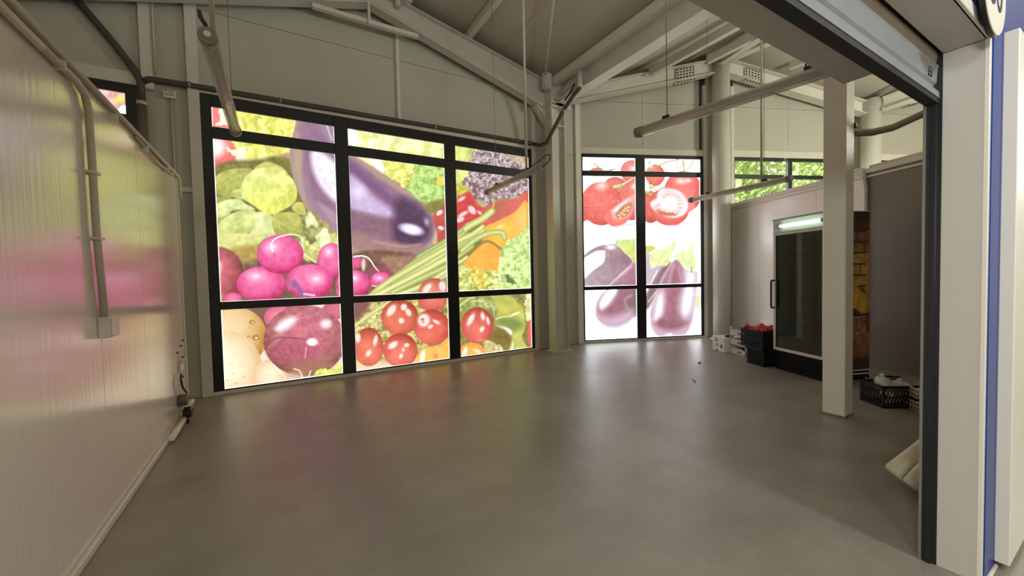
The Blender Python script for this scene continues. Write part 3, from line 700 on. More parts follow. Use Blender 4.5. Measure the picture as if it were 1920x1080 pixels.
    c.ell(420, 850, 300, 50, (226, 228, 240), glow=True); c.ell(930, 940, 300, 40, (222, 216, 232), glow=True)
    mv = (164, 118, 134)
    c.poly([(110, 430), (200, 335), (310, 245), (325, 110), (420, 92), (505, 170), (565, 235), (545, 285), (440, 380), (380, 450), (330, 470), (110, 470)], (150, 116, 128), soft=2, tex=16, ts=10, grad=((-1, 0.3), (176, 156, 160)))
    c.poly([(100, 215), (160, 160), (240, 112), (330, 95), (330, 140), (240, 150), (170, 185), (100, 225)], (156, 128, 142), soft=2)
    c.ell(370, 115, 46, 22, (246, 226, 236), soft=5); c.ell(345, 190, 26, 40, (196, 156, 170), glow=True)
    c.poly([(620, 245), (500, 335), (400, 420), (325, 505), (262, 580), (230, 670), (240, 760), (300, 822), (400, 846), (500, 816), (570, 765), (640, 700)], mv, soft=1.5, rim=(9, (198, 168, 186)), tex=12)
    c.line([(250, 580), (330, 490), (430, 400), (560, 290)], 6, (240, 220, 230), a=0.8)
    c.poly([(262, 640), (300, 560), (350, 500), (432, 492), (405, 590), (335, 672), (285, 700)], (250, 246, 252), soft=4)
    c.poly([(290, 715), (360, 650), (420, 570), (520, 470), (640, 380), (640, 620), (520, 690), (400, 740)], (150, 100, 112), soft=8, tex=12)
    c.poly([(500, 690), (560, 560), (640, 520), (640, 690), (560, 720)], (124, 100, 104), soft=8)
    c.line([(520, 680), (500, 600), (560, 560)], 12, (216, 190, 200), soft=3, a=0.6)
    c.poly([(240, 740), (330, 760), (450, 740), (560, 690), (560, 770), (480, 820), (390, 840), (300, 815)], (206, 174, 194), soft=9)
    c.poly([(412, 88), (440, 55), (520, 45), (640, 55), (640, 250), (585, 255), (550, 195), (500, 172), (460, 125)], (206, 228, 150), soft=1.2, tex=24, ts=9, grad=((0.6, 0.8), (216, 210, 96)))
    c.line([(415, 90), (440, 30)], 6, (150, 150, 90))
    # right pair
    c.poly([(690, 200), (730, 180), (860, 290), (800, 400), (720, 460), (690, 460)], (196, 178, 190), soft=3)
    c.poly([(850, 290), (920, 260), (850, 400), (740, 640), (690, 680), (690, 560)], (132, 108, 112), soft=3, tex=14)
    c.line([(740, 440), (800, 330)], 7, (250, 240, 246)); c.line([(715, 620), (795, 510)], 7, (252, 240, 214))
    c.poly([(960, 228), (885, 325), (822, 440), (764, 600), (732, 720), (742, 830), (782, 910), (852, 942), (950, 947), (1040, 922), (1092, 860), (1132, 740), (1152, 600), (1165, 480), (1165, 340), (1060, 318), (1002, 240)], mv, soft=1.5, rim=(9, (206, 178, 192)), tex=12)
    c.poly([(800, 560), (860, 500), (875, 600), (850, 720), (800, 780), (760, 780), (770, 680)], (246, 238, 246), soft=6)
    c.poly([(1050, 330), (1150, 340), (1160, 480), (1130, 680), (1070, 770), (1010, 740), (1000, 620), (1030, 470)], (232, 226, 240), soft=9, tex=10)
    c.poly([(870, 480), (950, 280), (1000, 290), (1020, 420), (990, 560), (980, 700), (1010, 800), (940, 870), (860, 850), (880, 700)], (156, 100, 116), soft=9, tex=14)
    c.line([(905, 440), (930, 340), (950, 290)], 20, (214, 180, 194), soft=4, a=0.7); c.line([(990, 300), (1010, 400)], 14, (206, 176, 190), soft=4, a=0.6)
    c.ell(840, 815, 36, 40, (140, 88, 98), soft=8); c.poly([(890, 850), (960, 800), (1060, 830), (1000, 870)], (140, 92, 98), soft=8)
    c.poly([(745, 840), (850, 880), (960, 885), (1085, 840), (1040, 915), (950, 942), (850, 938), (785, 905)], (208, 176, 192), soft=7)
    c.poly([(875, 915), (925, 905), (945, 940), (885, 942)], (252, 244, 226), soft=2, sm=False)
    c.poly([(700, 100), (780, 115), (760, 145), (700, 170)], (206, 200, 90), soft=1.5)
    c.poly([(735, 180), (800, 132), (880, 122), (960, 58), (962, 125), (922, 190), (915, 245), (872, 290), (800, 285), (745, 312), (728, 250)], (226, 234, 168), soft=1.2, tex=26, ts=8, rim=(3, (236, 240, 196)))
    c.ell(885, 245, 35, 25, (206, 204, 90), glow=True)
    c.poly([(935, 205), (1010, 152), (1080, 122), (1155, 58), (1132, 150), (1165, 250), (1135, 330), (1068, 322), (1030, 290), (1000, 240)], (222, 234, 172), soft=1.2, tex=24, ts=8, rim=(3, (240, 244, 206)))
    c.line([(1110, 345), (1116, 300)], 8, (120, 110, 80))
    c.poly([(1155, 590), (1180, 560), (1195, 640), (1160, 680)], (216, 220, 150), soft=3); c.ell(1175, 530, 12, 40, (226, 224, 130), glow=True)
    c.ell(1140, 925, 60, 22, (216, 196, 216), glow=True)
    return c.C

def paint_flower(X, Y):
    c = Print(X, Y, (226, 176, 176))
    c.C += (fbm(X, Y, 9, 3.0)*70)[:, None]*np.array((1, .8, 1.0))
    c.ell(225, 187, 22, 14, (232, 228, 96), glow=True); c.ell(240, 196, 10, 10, (150, 90, 130), glow=True)
    c.ell(234, 206, 12, 9, (250, 244, 252), soft=2); c.ell(246, 190, 6, 16, (240, 214, 244), soft=2)
    c.ell(226, 172, 20, 8, (196, 130, 120), glow=True)
    return c.C

# ================================================================ SETTING: floor, roof, walls
tag(MB().box(-6, 14, -6.2, 6.3, -0.2, 0.0).build('floor', FLOOR), 'polished grey concrete floor of the empty shop', kind='structure')

# market hall behind the camera and the neighbouring stalls (never in view, they close the space)
HALL = material('hall_paint', (200, 192, 176), 0.7)
tag(MB().box(-6, 14, -6.2, 0.40, 6.0, 6.1).build('ceiling_hall', HALL), kind='structure')
tag(MB().box(-6, 14, -6.3, -6.2, 0, 6.0).build('wall_hall', HALL), kind='structure')
tag(MB().box(-6.1, -6, -6.2, 6.2, 0, 6.0).build('wall_west', HALL), kind='structure')
tag(MB().box(14, 14.1, -6.2, 3.0, 0, 6.2).build('wall_east', HALL), kind='structure')

# roof: pale sheets between purlins, in strips with recessed joints
ceil = structure('ceiling', (0, 0, 5.0), 'sloping pale sheet roof carried on white steel beams')
def roof_strip(p):                                   # p: four corners of the underside, counter-clockwise from above
    p = [Vector(q) for q in p]
    MB().hexa(p, [q+Vector((0, 0, 0.08)) for q in p]).build('roof_panel', ROOF, ceil)
def roof_plane(a0, a1, b0, b1, n):
    """strips from edge a (low y) to edge b (high y); a0->a1 and b0->b1 run the same way"""
    a0, a1, b0, b1 = map(Vector, (a0, a1, b0, b1))
    for i in range(n):
        t0, t1 = i/n+0.0012/n*2, (i+1)/n-0.0012/n*2
        roof_strip([a0.lerp(a1, t0), a0.lerp(a1, t1), b0.lerp(b1, t1), b0.lerp(b1, t0)])
RZ = lambda x: 5.6-0.215*abs(x-1.2)
roof_plane((-6, 0.42, RZ(-6)), (1.19, 0.42, RZ(1.19)), (-6, 6.3, RZ(-6)), (1.19, 6.3, RZ(1.19)), 7)
roof_plane((1.21, 0.42, RZ(1.21)), (4.36, 0.42, RZ(4.36)), (1.21, 6.3, RZ(1.21)), (4.36, 6.3, RZ(4.36)), 3)
zr2 = 5.78
c0 = W(0.0, -0.1, 4.99); r0 = W(2.87, -0.1, zr2); v0 = W(6.4, -0.1, 5.02); n0 = W(9.6, -0.1, 5.85)
roof_plane((4.38, 0.42, 4.93), (8.4, 0.42, zr2), (4.38, 6.34, 4.93), tuple(r0), 4)
roof_plane((8.42, 0.42, zr2), (11.2, 0.42, 5.02), tuple(r0+Vector((0.02, 0, 0))), tuple(v0), 3)
roof_plane((11.22, 0.42, 5.02), (14, 0.42, 5.85), tuple(v0+Vector((0.02, 0, 0))), tuple(n0), 3)
MB().box(-6.1, 14.1, -6.3, 6.6, 6.3, 6.4).build('roof_deck', ROOF, ceil)

# ---- back wall with the big window (plane y = 6.01)
YB = 6.01
back = structure('wall_back', (1.6, YB, 0), 'grey panel wall around and above the wide printed window')
MB().box(-6, -2.9, YB+0.02, YB+0.2, 0, 5.7).box(-2.9, -1.28, YB+0.02, YB+0.2, 3.66, 5.7).box(-1.28, -0.73, YB+0.02, YB+0.2, 0, 5.7).box(-0.73, 4.01, YB+0.02, YB+0.2, 3.66, 5.7).box(4.01, 5.25, YB+0.02, YB+0.2, 0, 5.7).build('wall_core', JOINT, back)
def clad(x0, x1, z0, z1, par=back, mat=None):
    MB().box(x0+0.003, x1-0.003, YB, YB+0.05, z0+0.003, z1-0.003).build('panel', mat or CLAD, par)
ZS = 4.67
for x0, x1 in ((-3.6, -2.4), (-2.4, -1.25), (-1.144, -0.841), (-0.756, 1.65), (1.65, 4.10), (4.10, 5.2)):
    clad(x0, x1, 3.70, ZS); clad(x0, x1, ZS, 5.6)
clad(-1.26, -0.84, 0, 3.70); clad(4.06, 5.2, 0, 3.70); clad(-3.6, -2.9, 0, 3.7)
# pilasters, cover strips and the sill
def trim_piece(n, mb, par=None, mat=None, bevel=0.004):
    return tag(mb.build('trim_%d' % n, mat or TRIM, par, bevel), kind='structure')
trim_piece(1, MB().box(-0.845, -0.735, YB-0.06, YB+0.02, 0, 5.3))                      # left of the big window
trim_piece(2, MB().box(-1.25, -1.145, YB-0.06, YB+0.02, 3.60, 5.2))
trim_piece(3, MB().box(-0.735, 4.01, YB-0.05, YB+0.02, 3.665, 3.725))
trim_piece(4, MB().box(-0.735, 4.03, YB-0.05, YB+0.02, 0.0, 0.045))
trim_piece(5, MB().box(4.015, 4.10, YB-0.06, YB+0.02, 0, 4.75))
trim_piece(6, MB().box(1.622, 1.672, YB-0.035, YB+0.02, 3.73, 5.06))
trim_piece(7, MB().box(-3.0, -1.25, YB-0.05, YB+0.02, 3.62, 3.76))
trim_piece(8, MB().box(-1.29, -1.24, YB-0.05, YB+0.02, 0, 3.62))
trim_piece(9, MB().box(-1.14, -0.845, YB-0.03, YB+0.02, 2.47, 2.53))
trim_piece(10, MB().box(5.05, 5.165, YB-0.05, YB+0.02, 0, 4.9))

# ---- printed windows
def film_material():
    M = bpy.data.materials.new('backlit_printed_film'); M.use_nodes = True
    nt = M.node_tree; p = nt.nodes['Principled BSDF']
    at = nt.nodes.new('ShaderNodeAttribute'); at.attribute_name = 'print'
    p.inputs['Base Color'].default_value = (0.02, 0.02, 0.02, 1); p.inputs['Roughness'].default_value = 0.25
    nt.links.new(at.outputs['Color'], p.inputs['Emission Color'])
    p.inputs['Emission Strength'].default_value = FILM_GAIN
    return M
FILM = film_material()
WHITE_BOOST = {'window_1': 1.5, 'window_2': 1.5, 'window_3': 3.2}
def pane(P0, ex, z0, z1, paint, par, name='pane', edge=(0.006, 0.004, 0.006, 0.004), fallback=None):
    """a glass pane with its film: P0 start on the wall line, ex the vector to the other side"""
    P0 = np.array(P0, float); ex = np.array(ex, float); L = float(np.linalg.norm(ex))
    c = [P0, P0+ex, P0+ex, P0]; zz = (z0, z0, z1, z1)
    X, Y = draw_xy([[q[0], q[1], z] for q, z in zip(c, zz)])
    nx = int(max(6, min(330, math.hypot(X[1]-X[0], Y[1]-Y[0])*1.0))); ny = int(max(6, min(400, math.hypot(X[3]-X[0], Y[3]-Y[0])*1.0)))
    if paint is None: nx = ny = 2
    s, t = np.meshgrid(np.linspace(0, 1, nx+1), np.linspace(0, 1, ny+1))
    s = s.ravel(); t = t.ravel()
    V = np.empty((len(s), 3)); V[:, :2] = P0[:2]+ex[:2]*s[:, None]; V[:, 2] = z0+(z1-z0)*t
    if paint is not None:
        px, py = draw_xy(V); C = paint(px, py)
    else:
        C = np.tile(np.array(fallback, float), (len(s), 1))
    # slim unprinted margin where the bare glass shows
    l, r, b, tp = edge
    if paint is not None:
        m = np.maximum.reduce([np.clip(1.3-s*L/l, 0, 1), np.clip(1.3-(1-s)*L/r, 0, 1), np.clip(1.3-t*(z1-z0)/b, 0, 1)*0.9, np.clip(1.3-(1-t)*(z1-z0)/tp, 0, 1)*0.3])[:, None]
        C = C*(1-m)+255*m
    off = np.array(WORLD[par.name]); V = V-off
    me = bpy.data.meshes.new(name)
    idx = (np.arange(ny)[:, None]*(nx+1)+np.arange(nx)[None, :]).ravel()
    F = np.stack([idx, idx+1, idx+nx+2, idx+nx+1], 1).astype(np.int32)
    me.vertices.add(len(V)); me.vertices.foreach_set('co', V.astype(np.float32).ravel())
    me.loops.add(F.size); me.loops.foreach_set('vertex_index', F.ravel())
    me.polygons.add(len(F)); me.polygons.foreach_set('loop_start', np.arange(0, F.size, 4, dtype=np.int32)); me.polygons.foreach_set('loop_total', np.full(len(F), 4, np.int32))
    me.update(calc_edges=True)
    ca = me.color_attributes.new('print', 'FLOAT_COLOR', 'POINT')
    rgba = np.ones((len(V), 4), np.float32); e = lin(np.clip(C*0.95+9, 0, 255)); k = np.clip((e.min(1, keepdims=True)-0.7)/0.2, 0, 1)      # bare white film lets far more daylight through than the inks
    rgba[:, :3] = e*(1+WHITE_BOOST[par.name]*k)
    ca.data.foreach_set('color', rgba.ravel())
    me.materials.append(FILM)
    o = bpy.data.objects.new(name, me); COL.objects.link(o); o.parent = par
    return o

win1 = structure('window_1', (1.64, YB, 0.05), 'wide black framed window printed with an aubergine, radishes and tomatoes')
yf0, yf1 = YB-0.03, YB+0.04
def fbar(par, x0, x1, z0, z1, d=0.0):
    MB().box(x0, x1, yf0-d, yf1, z0, z1).build('frame_bar', BLACK, par, 0.003)
zb, zt = 0.045, 3.665
for x0, x1 in ((-0.735, -0.628), (0.735, 0.912), (2.35, 2.536), (3.967, 4.015)): fbar(win1, x0, x1, zb, zt, 0.006)
cols1 = ((-0.628, 0.735), (0.912, 2.35), (2.536, 3.967))
for x0, x1 in cols1:
    for z0, z1 in ((zb, 0.062), (1.05, 1.15), (3.145, 3.285), (3.525, zt)): fbar(win1, x0, x1, z0, z1)
    for z0, z1 in ((0.062, 1.05), (1.15, 3.145), (3.285, 3.525)):
        pane((x0, YB), (x1-x0, 0), z0, z1, paint_vegetables, win1)

win2 = structure('window_2', (-2.1, YB, 0.05), 'corner of a printed window showing above the left partition')
for x0, x1 in ((-2.9, -2.8), (-2.1, -2.0), (-1.395, -1.29)): fbar(win2, x0, x1, zb, 3.62, 0.006)
for x0, x1 in ((-2.8, -2.1), (-2.0, -1.395)):
    for z0, z1 in ((zb, 0.1), (1.05, 1.15), (3.15, 3.29), (3.525, 3.62)): fbar(win2, x0, x1, z0, z1)
    for z0, z1 in ((0.1, 1.05), (1.15, 3.15), (3.29, 3.525)):
        vis = z0 > 3 and x0 > -2.05
        pane((x0, YB), (x1-x0, 0), z0, z1, paint_flower if vis else None, win2, fallback=(206, 190, 150))

# ---- right-hand facade (turned 22 degrees): window_3 printed, then clear glass windows
right = structure('wall_right_back', W(3, 0, 0), 'grey panel wall above the narrow printed window and the clear windows')
def wcore(a0, a1, z0, z1): return wbox(MB(), a0, a1, -0.2, -0.04, z0, z1)
H3 = 3.76
core = MB()
for a0, a1, z0, z1 in ((-0.15, 0.0, 0, 6.0), (0.0, 2.66, H3, 6.0), (2.66, 3.30, 0, 6.0), (3.30, 6.0, H3, 6.0), (3.30, 6.0, 0, 1.2), (6.0, 6.8, 0, 6.0), (6.8, 9.6, H3, 6.0), (6.8, 9.6, 0, 1.2)):
    wbox(core, a0, a1, -0.2, -0.04, z0, z1)
core.build('wall_core', JOINT, right)
def wclad(a0, a1, z0, z1): wbox(MB(), a0+0.003, a1-0.003, -0.05, 0.0, z0+0.003, z1-0.003).build('panel', CLAD, right)
for a0, a1 in ((-0.1, 1.33), (1.33, 2.58), (2.72, 3.26), (3.34, 4.65), (4.65, 6.0), (6.1, 6.75), (6.8, 8.2), (8.2, 9.5)):
    top = 5.9
    wclad(a0, a1, 3.88, 4.80); wclad(a0, a1, 4.80, top)
wclad(2.66, 3.28, 0, 3.88); wclad(6.0, 6.8, 0, 3.88)
for k, (a0, a1, z0, z1, d) in enumerate(((-0.02, 0.03, 0, 4.75, 0.04), (0.0, 2.68, H3, 3.88, 0.03), (0, 2.66, 0, 0.04, 0.04), (2.645, 2.72, 0, 5.2, 0.05), (3.26, 3.34, 0, 5.2, 0.05), (3.30, 6.02, H3, 3.90, 0.03), (5.98, 6.08, 0, 4.8, 0.05), (6.76, 9.6, H3, 3.90, 0.03))):
    tag(wbox(MB(), a0, a1, -0.03, d, z0, z1).build('trim_%d' % (11+k), TRIM, None, 0.004), kind='structure')

win3 = structure('window_3', W(1.33, 0, 0.04), 'narrow black framed window printed with tomatoes and aubergines')
def wbar(par, a0, a1, z0, z1, mat=None): wbox(MB(), a0, a1, -0.04, 0.03, z0, z1).build('frame_bar', mat or BLACK, par, 0.003)
for a0, a1 in ((0.0, 0.062), (1.165, 1.365), (2.585, 2.645)): wbar(win3, a0, a1, 0.035, H3)
for a0, a1 in ((0.062, 1.165), (1.365, 2.585)):
    for z0, z1 in ((0.035, 0.062), (1.06, 1.135), (3.325, 3.43), (3.69, H3)): wbar(win3, a0, a1, z0, z1)
    for z0, z1 in ((0.062, 1.06), (1.135, 3.325), (3.43, 3.69)):
        p0 = W(a0, 0); p1 = W(a1, 0)
        pane((p0.x, p0.y), (p1.x-p0.x, p1.y-p0.y), z0, z1, paint_tomatoes, win3)

def glass_material():
    M = bpy.data.materials.new('clear_glass'); M.use_nodes = True
    nt = M.node_tree; nt.nodes.clear()
    out = nt.nodes.new('ShaderNodeOutputMaterial'); mix = nt.nodes.new('ShaderNodeMixShader')
    tr = nt.nodes.new('ShaderNodeBsdfTransparent'); gl = nt.nodes.new('ShaderNodeBsdfGlossy'); fr = nt.nodes.new('ShaderNodeLayerWeight'); fr.inputs[0].default_value = 0.12
    tr.inputs[0].default_value = (0.93, 0.97, 0.95, 1); gl.inputs['Roughness'].default_value = 0.02
    nt.links.new(fr.outputs[1], mix.inputs[0]); nt.links.new(tr.outputs[0], mix.inputs[1]); nt.links.new(gl.outputs[0], mix.inputs[2]); nt.links.new(mix.outputs[0], out.inputs[0])
    return M
GLASS = glass_material()
def clear_window(n, a_list, label):
    w_ = structure('window_%d' % n, W(a_list[0][0], 0, 1.2), label)
    prev = None
    for a0, a1 in a_list:
        wbar(w_, a0-0.1 if prev else a0-0.06, a0, 1.2, H3)
        for z0, z1 in ((1.2, 1.27), (3.32, 3.40), (3.69, H3)): wbar(w_, a0, a1, z0, z1)
        for z0, z1 in ((1.27, 3.32), (3.40, 3.69)):
            wbox(MB(), a0, a1, -0.012, -0.004, z0, z1).build('pane', GLASS, w_)
        prev = a1
    wbar(w_, prev, prev+0.06, 1.2, H3)
clear_window(4, ((3.37, 4.52), (4.72, 5.94)), 'clear black framed window with trees outside, above the cold room')
clear_window(5, ((6.86, 8.1), (8.3, 9.5)), 'clear black framed window at the far right behind the partition')

# ---- left partition of glossy ribbed panels (plane x = -0.9)
XL = -0.9; YE = 5.46; ZL = 2.57
left = structure('wall_left', (XL, 3.0, 0), 'glossy ribbed white partition on the left, reflecting the printed window')
seams = [0.54, 1.48, 3.175, 4.03, 4.86, YE-0.05]
for y0, y1 in zip(seams[:-1], seams[1:]):
    MB().box(XL-0.08, XL, y0+0.0025, y1-0.0025, 0.02, ZL-0.03).build('panel', PART, left)
MB().box(XL-0.06, XL-0.012, 0.54, YE-0.06, 0.0, ZL-0.05).build('panel_core', JOINT, left)
tag(MB().box(XL-0.09, XL+0.012, 0.54, YE, ZL-0.045, ZL+0.0).build('trim_20', TRIM, None, 0.004), kind='structure')
tag(MB().box(XL-0.09, XL+0.012, YE-0.06, YE, 0, ZL-0.05).build('trim_21', TRIM, None, 0.004), kind='structure')
tag(MB().box(XL, XL+0.025, 0.54, YE-0.06, 0, 0.045).build('baseboard_left', TRIM, None, 0.006), kind='structure')

# ---- cold room partition on the right (plane a = 3.235), panels with joints
cold = structure('wall_right', W(3.235, 2.0, 0), 'pale panel wall of the cold room behind the fridge')
ZC = 2.70
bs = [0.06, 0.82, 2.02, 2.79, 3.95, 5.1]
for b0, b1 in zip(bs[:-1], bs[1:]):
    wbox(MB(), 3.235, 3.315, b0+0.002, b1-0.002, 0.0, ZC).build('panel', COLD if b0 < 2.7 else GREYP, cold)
wbox(MB(), 3.247, 3.30, 0.06, 5.1, 0, ZC-0.02).build('panel_core', JOINT, cold)
tag(wbox(MB(), 3.21, 3.33, 0.05, 5.1, ZC, ZC+0.07).build('trim_22', TRIM, None, 0.004), kind='structure')
tag(wbox(MB(), 3.218, 3.235, 0.05, 5.1, ZC-0.06, ZC-0.03).build('trim_23', TRIM, None, 0.003), kind='structure')

# ---- shop front: jamb, lintel, blue fascia, white pier
JAMB = material('grey_reveal_panel', (192, 190, 182), 0.6)
XJ = 2.59; YO = 0.406
tag(MB().box(XJ, 2.68, YO+0.004, 0.54, 0, 2.345).build('wall_jamb', JAMB, None, 0.002), 'white reveal panel beside the shutter rail', kind='structure')
tag(MB().box(-4, 2.68, YO+0.004, 0.54, 2.347, 3.3).build('wall_lintel', JAMB, None, 0.002), 'plain lintel over the shop opening', kind='structure')
tag(MB().box(XJ-0.002, XJ+0.026, YO-0.004, YO+0.012, 0, 2.347).build('trim_24', WHITE, None, 0.002), kind='structure')
tag(MB().box(-4, XJ+0.026, YO-0.004, YO+0.012, 2.347, 2.395).build('trim_25', WHITE, None, 0.002), kind='structure')
front = structure('wall_front', (2.7, YO, 0), 'glossy blue cladding of the shop front at the right edge')
MB().box(XJ+0.026, 2.82, YO-0.008, YO+0.02, 0.0, 2.395).build('blue_panel', BLUE, front)
MB().box(-4, 6, YO-0.008, YO+0.02, 2.395, 3.3).build('blue_panel', BLUE, front)
MB().box(2.80, 6.1, YO+0.02, 0.54, 0, 3.3).box(-6, XL-0.09, YO+0.02, 0.54, 0, 3.3).build('wall_core', GYPS, front)
tag(MB().box(2.792, 3.7, 0.352, YO-0.008, 0.03, 2.42).build('wall_pier', WHITE, None, 0.003), 'white boxed pier right of the blue strip', kind='structure')
tag(MB().tube([(XJ+0.03, YO-0.014, 0.012), (2.79, YO-0.014, 0.012)], 0.008).build('baseboard_front', WHITE), kind='structure')

# ================================================================ STEEL
def bolt_plate(name, par, centre, ex, ez, nrm, nx, nz, mat=PAINT):
    """splice plate with its rows of bolts"""
    c = Vector(centre); ex = Vector(ex); ez = Vector(ez); n = Vector(nrm).normalized()
    mb = MB(); mb.prism([c-ex-ez, c+ex-ez, c+ex+ez, c-ex+ez], n*0.012)
    pl = mb.build(name, mat, par)
    bm_ = MB()
    for i in range(nx):
        for j in range(nz):
            p = c+ex*(0.84*(2*i/(nx-1)-1))+ez*(0.8*(2*j/(nz-1)-1))+n*0.012
            bm_.tube([p, p+n*0.022], 0.015, 6, smooth=False)
    bm_.build('bolt_rows', STEELDK, pl_parent(pl, par))['kind'] = 'stuff'
def pl_parent(pl, par): return par
STEELDK = material('dark_bolt_steel', (92, 88, 78), 0.5, metal=0.3)

YR = 5.80
# gable rafters over the big window
def zr_bot(x): return 5.20-0.285*abs(x-1.2)
def zr_top(x): return 5.48-0.215*abs(x-1.2)
g = thing('rafter_beam', (1.2, YR, 5.19), 'white steel gable beam with cross tie over the big window', 'beam')
MB().ibeam((1.2, YR, zr_bot(1.2)), (4.27, YR, zr_bot(4.27)), zr_top(1.2)-zr_bot(1.2), 0.17, hb=zr_top(4.27)-zr_bot(4.27)).build('rafter', PAINT, g)
MB().ibeam((1.2, YR, zr_bot(1.2)), (-3.4, YR, zr_bot(-3.4)), zr_top(1.2)-zr_bot(1.2), 0.17, hb=zr_top(-3.4)-zr_bot(-3.4)).build('rafter', PAINT, g)
MB().box(0.50, 1.90, YR-0.065, YR-0.05, 4.93, 4.985).box(0.50, 1.90, YR-0.08, YR-0.01, 4.92, 4.932).build('cross_tie', PAINT, g, 0.003)
MB().box(1.185, 1.215, YR-0.10, YR-0.04, 4.90, 5.21).build('stiffener', PAINT, g, 0.003)
MB().box(1.50, 1.80, YR-0.14, YR-0.02, 5.36, 5.46).tube([(1.60, YR-0.1, 5.26), (1.60, YR-0.1, 5.40)], 0.04).build('ridge_bracket', PAINT, g)
MB().hexa([(4.02, YR-0.02, 4.30), (4.36, YR-0.02, 4.02), (4.36, YR+0.02, 4.02), (4.02, YR+0.02, 4.30)], [(4.02, YR-0.02, zr_bot(4.02)), (4.36, YR-0.02, 4.4), (4.36, YR+0.02, 4.4), (4.02, YR+0.02, zr_bot(4.02))]).build('knee_plate', PAINT, g)
MB().prism([(4.0, YR-0.085, zr_bot(4.0)-0.02), (4.3, YR-0.085, 4.04), (4.3, YR-0.085, 4.02), (4.0, YR-0.085, zr_bot(4.0)-0.04)], (0, 0.17, 0)).build('knee_flange', PAINT, g)
MB().tube([(0.2, YR-0.09, zr_bot(0.2)+0.03), (1.0, YR-0.09, 5.19), (1.25, YR-0.09, 5.22), (1.9, YR-0.09, 5.03), (3.2, YR-0.09, zr_bot(3.2)+0.035), (4.1, YR-0.09, zr_bot(4.1)+0.035), (4.25, YR-0.12, zr_bot(4.25)+0.02)], 0.011, 8).build('cable', PIPE, g)

# long beam from the corner column over the square column
XB = 4.44
b = thing('eave_beam', (XB, 3.0, 4.42), 'white steel I-beam running from the corner column towards the opening', 'beam')
MB().ibeam((XB, 5.66, 4.42), (XB, 0.6, 4.42), 0.34, 0.20).build('beam', PAINT, b)
MB().box(XB-0.26, XB-0.14, 0.6, 5.6, 4.68, 4.80).build('edge_purlin', PAINT, b, 0.004)
MB().box(XB+0.02, XB+0.2, 0.6, 5.5, 4.78, 4.86).build('gutter', PAINT, b, 0.004)
for x, lab in ((2.72, 'white steel purlin running down the roof right of the ridge'), (-0.3, 'white steel purlin left of the ridge')):
    zt_ = RZ(x)-0.02
    tag(MB().box(x-0.045, x+0.045, 0.6, 5.95, zt_-0.11, zt_).build('purlin', PAINT, None, 0.004), lab, 'purlin')
tag(MB().tube([(4.10, 5.62, 4.80), (3.23, 4.21, 4.98), (2.3, 2.6, 5.20)], 0.022, 10).build('tie_rod', PAINT), 'thin white tie rod rising from the corner column to the roof', 'rod')
tag(MB().box(4.03, 4.17, 5.52, 5.62, 4.60, 4.86).build('rod_bracket', PAINT, None, 0.004), 'small white bracket box holding the tie rod', 'bracket')

# corner column: I-section between the two windows
cc = thing('corner_column', (4.36, 5.66, 0), 'white steel I-section column in the corner between the two printed windows', 'column')
xm, ym = 4.36, 5.70
mb = MB().box(xm-0.17, xm+0.17, ym-0.10, ym-0.085, 0.012, 4.42).box(xm-0.17, xm+0.17, ym+0.085, ym+0.10, 0.012, 4.42).box(xm-0.008, xm+0.008, ym-0.085, ym+0.085, 0.012, 4.42)
mb = MB().box(xm-0.15, xm-0.135, ym-0.1, ym+0.1, 0.012, 4.42).box(xm+0.135, xm+0.15, ym-0.1, ym+0.1, 0.012, 4.42).box(xm-0.135, xm+0.135, ym-0.008, ym+0.008, 0.012, 4.42)
mb.build('shaft', PAINT, cc)
MB().box(xm-0.2, xm+0.2, ym-0.15, ym+0.15, 0.0, 0.015).build('base_plate', PAINT, cc)
MB().box(xm-0.135, xm+0.135, ym-0.1, ym-0.01, 4.02, 4.035).build('stiffener', PAINT, cc)
MB().box(xm-0.135, xm+0.135, ym-0.1, ym-0.01, 4.35, 4.365).build('stiffener', PAINT, cc)
MB().box(xm-0.16, xm+0.16, ym-0.11, ym+0.11, 4.42, 4.78).build('head', PAINT, cc)
MB().box(xm+0.16, xm+0.28, ym-0.1, ym-0.06, 4.35, 4.62).build('gusset', PAINT, cc)

# square column by the fridge
cs = thing('square_column', (4.54, 1.61, 0), 'white square box column in front of the fridge', 'column')
MB().box(4.452, 4.632, 1.524, 1.700, 0.0, 4.42).build('shaft', PAINT, cs, 0.008)
MB().box(4.448, 4.640, 1.520, 1.704, 0.0, 0.02).build('base_seal', material('dirty_base', (120, 104, 82), 0.8, noise=0.3, nscale=30), cs)
MB().tube([(4.645, 1.545, 3.3), (4.645, 1.545, 2.72), (4.665, 1.55, 2.66)], 0.007, 8).build('cable', PIPE, cs)
MB().box(4.62, 4.66, 1.51, 1.54, 2.69, 2.73).build('clip', CABLE, cs)

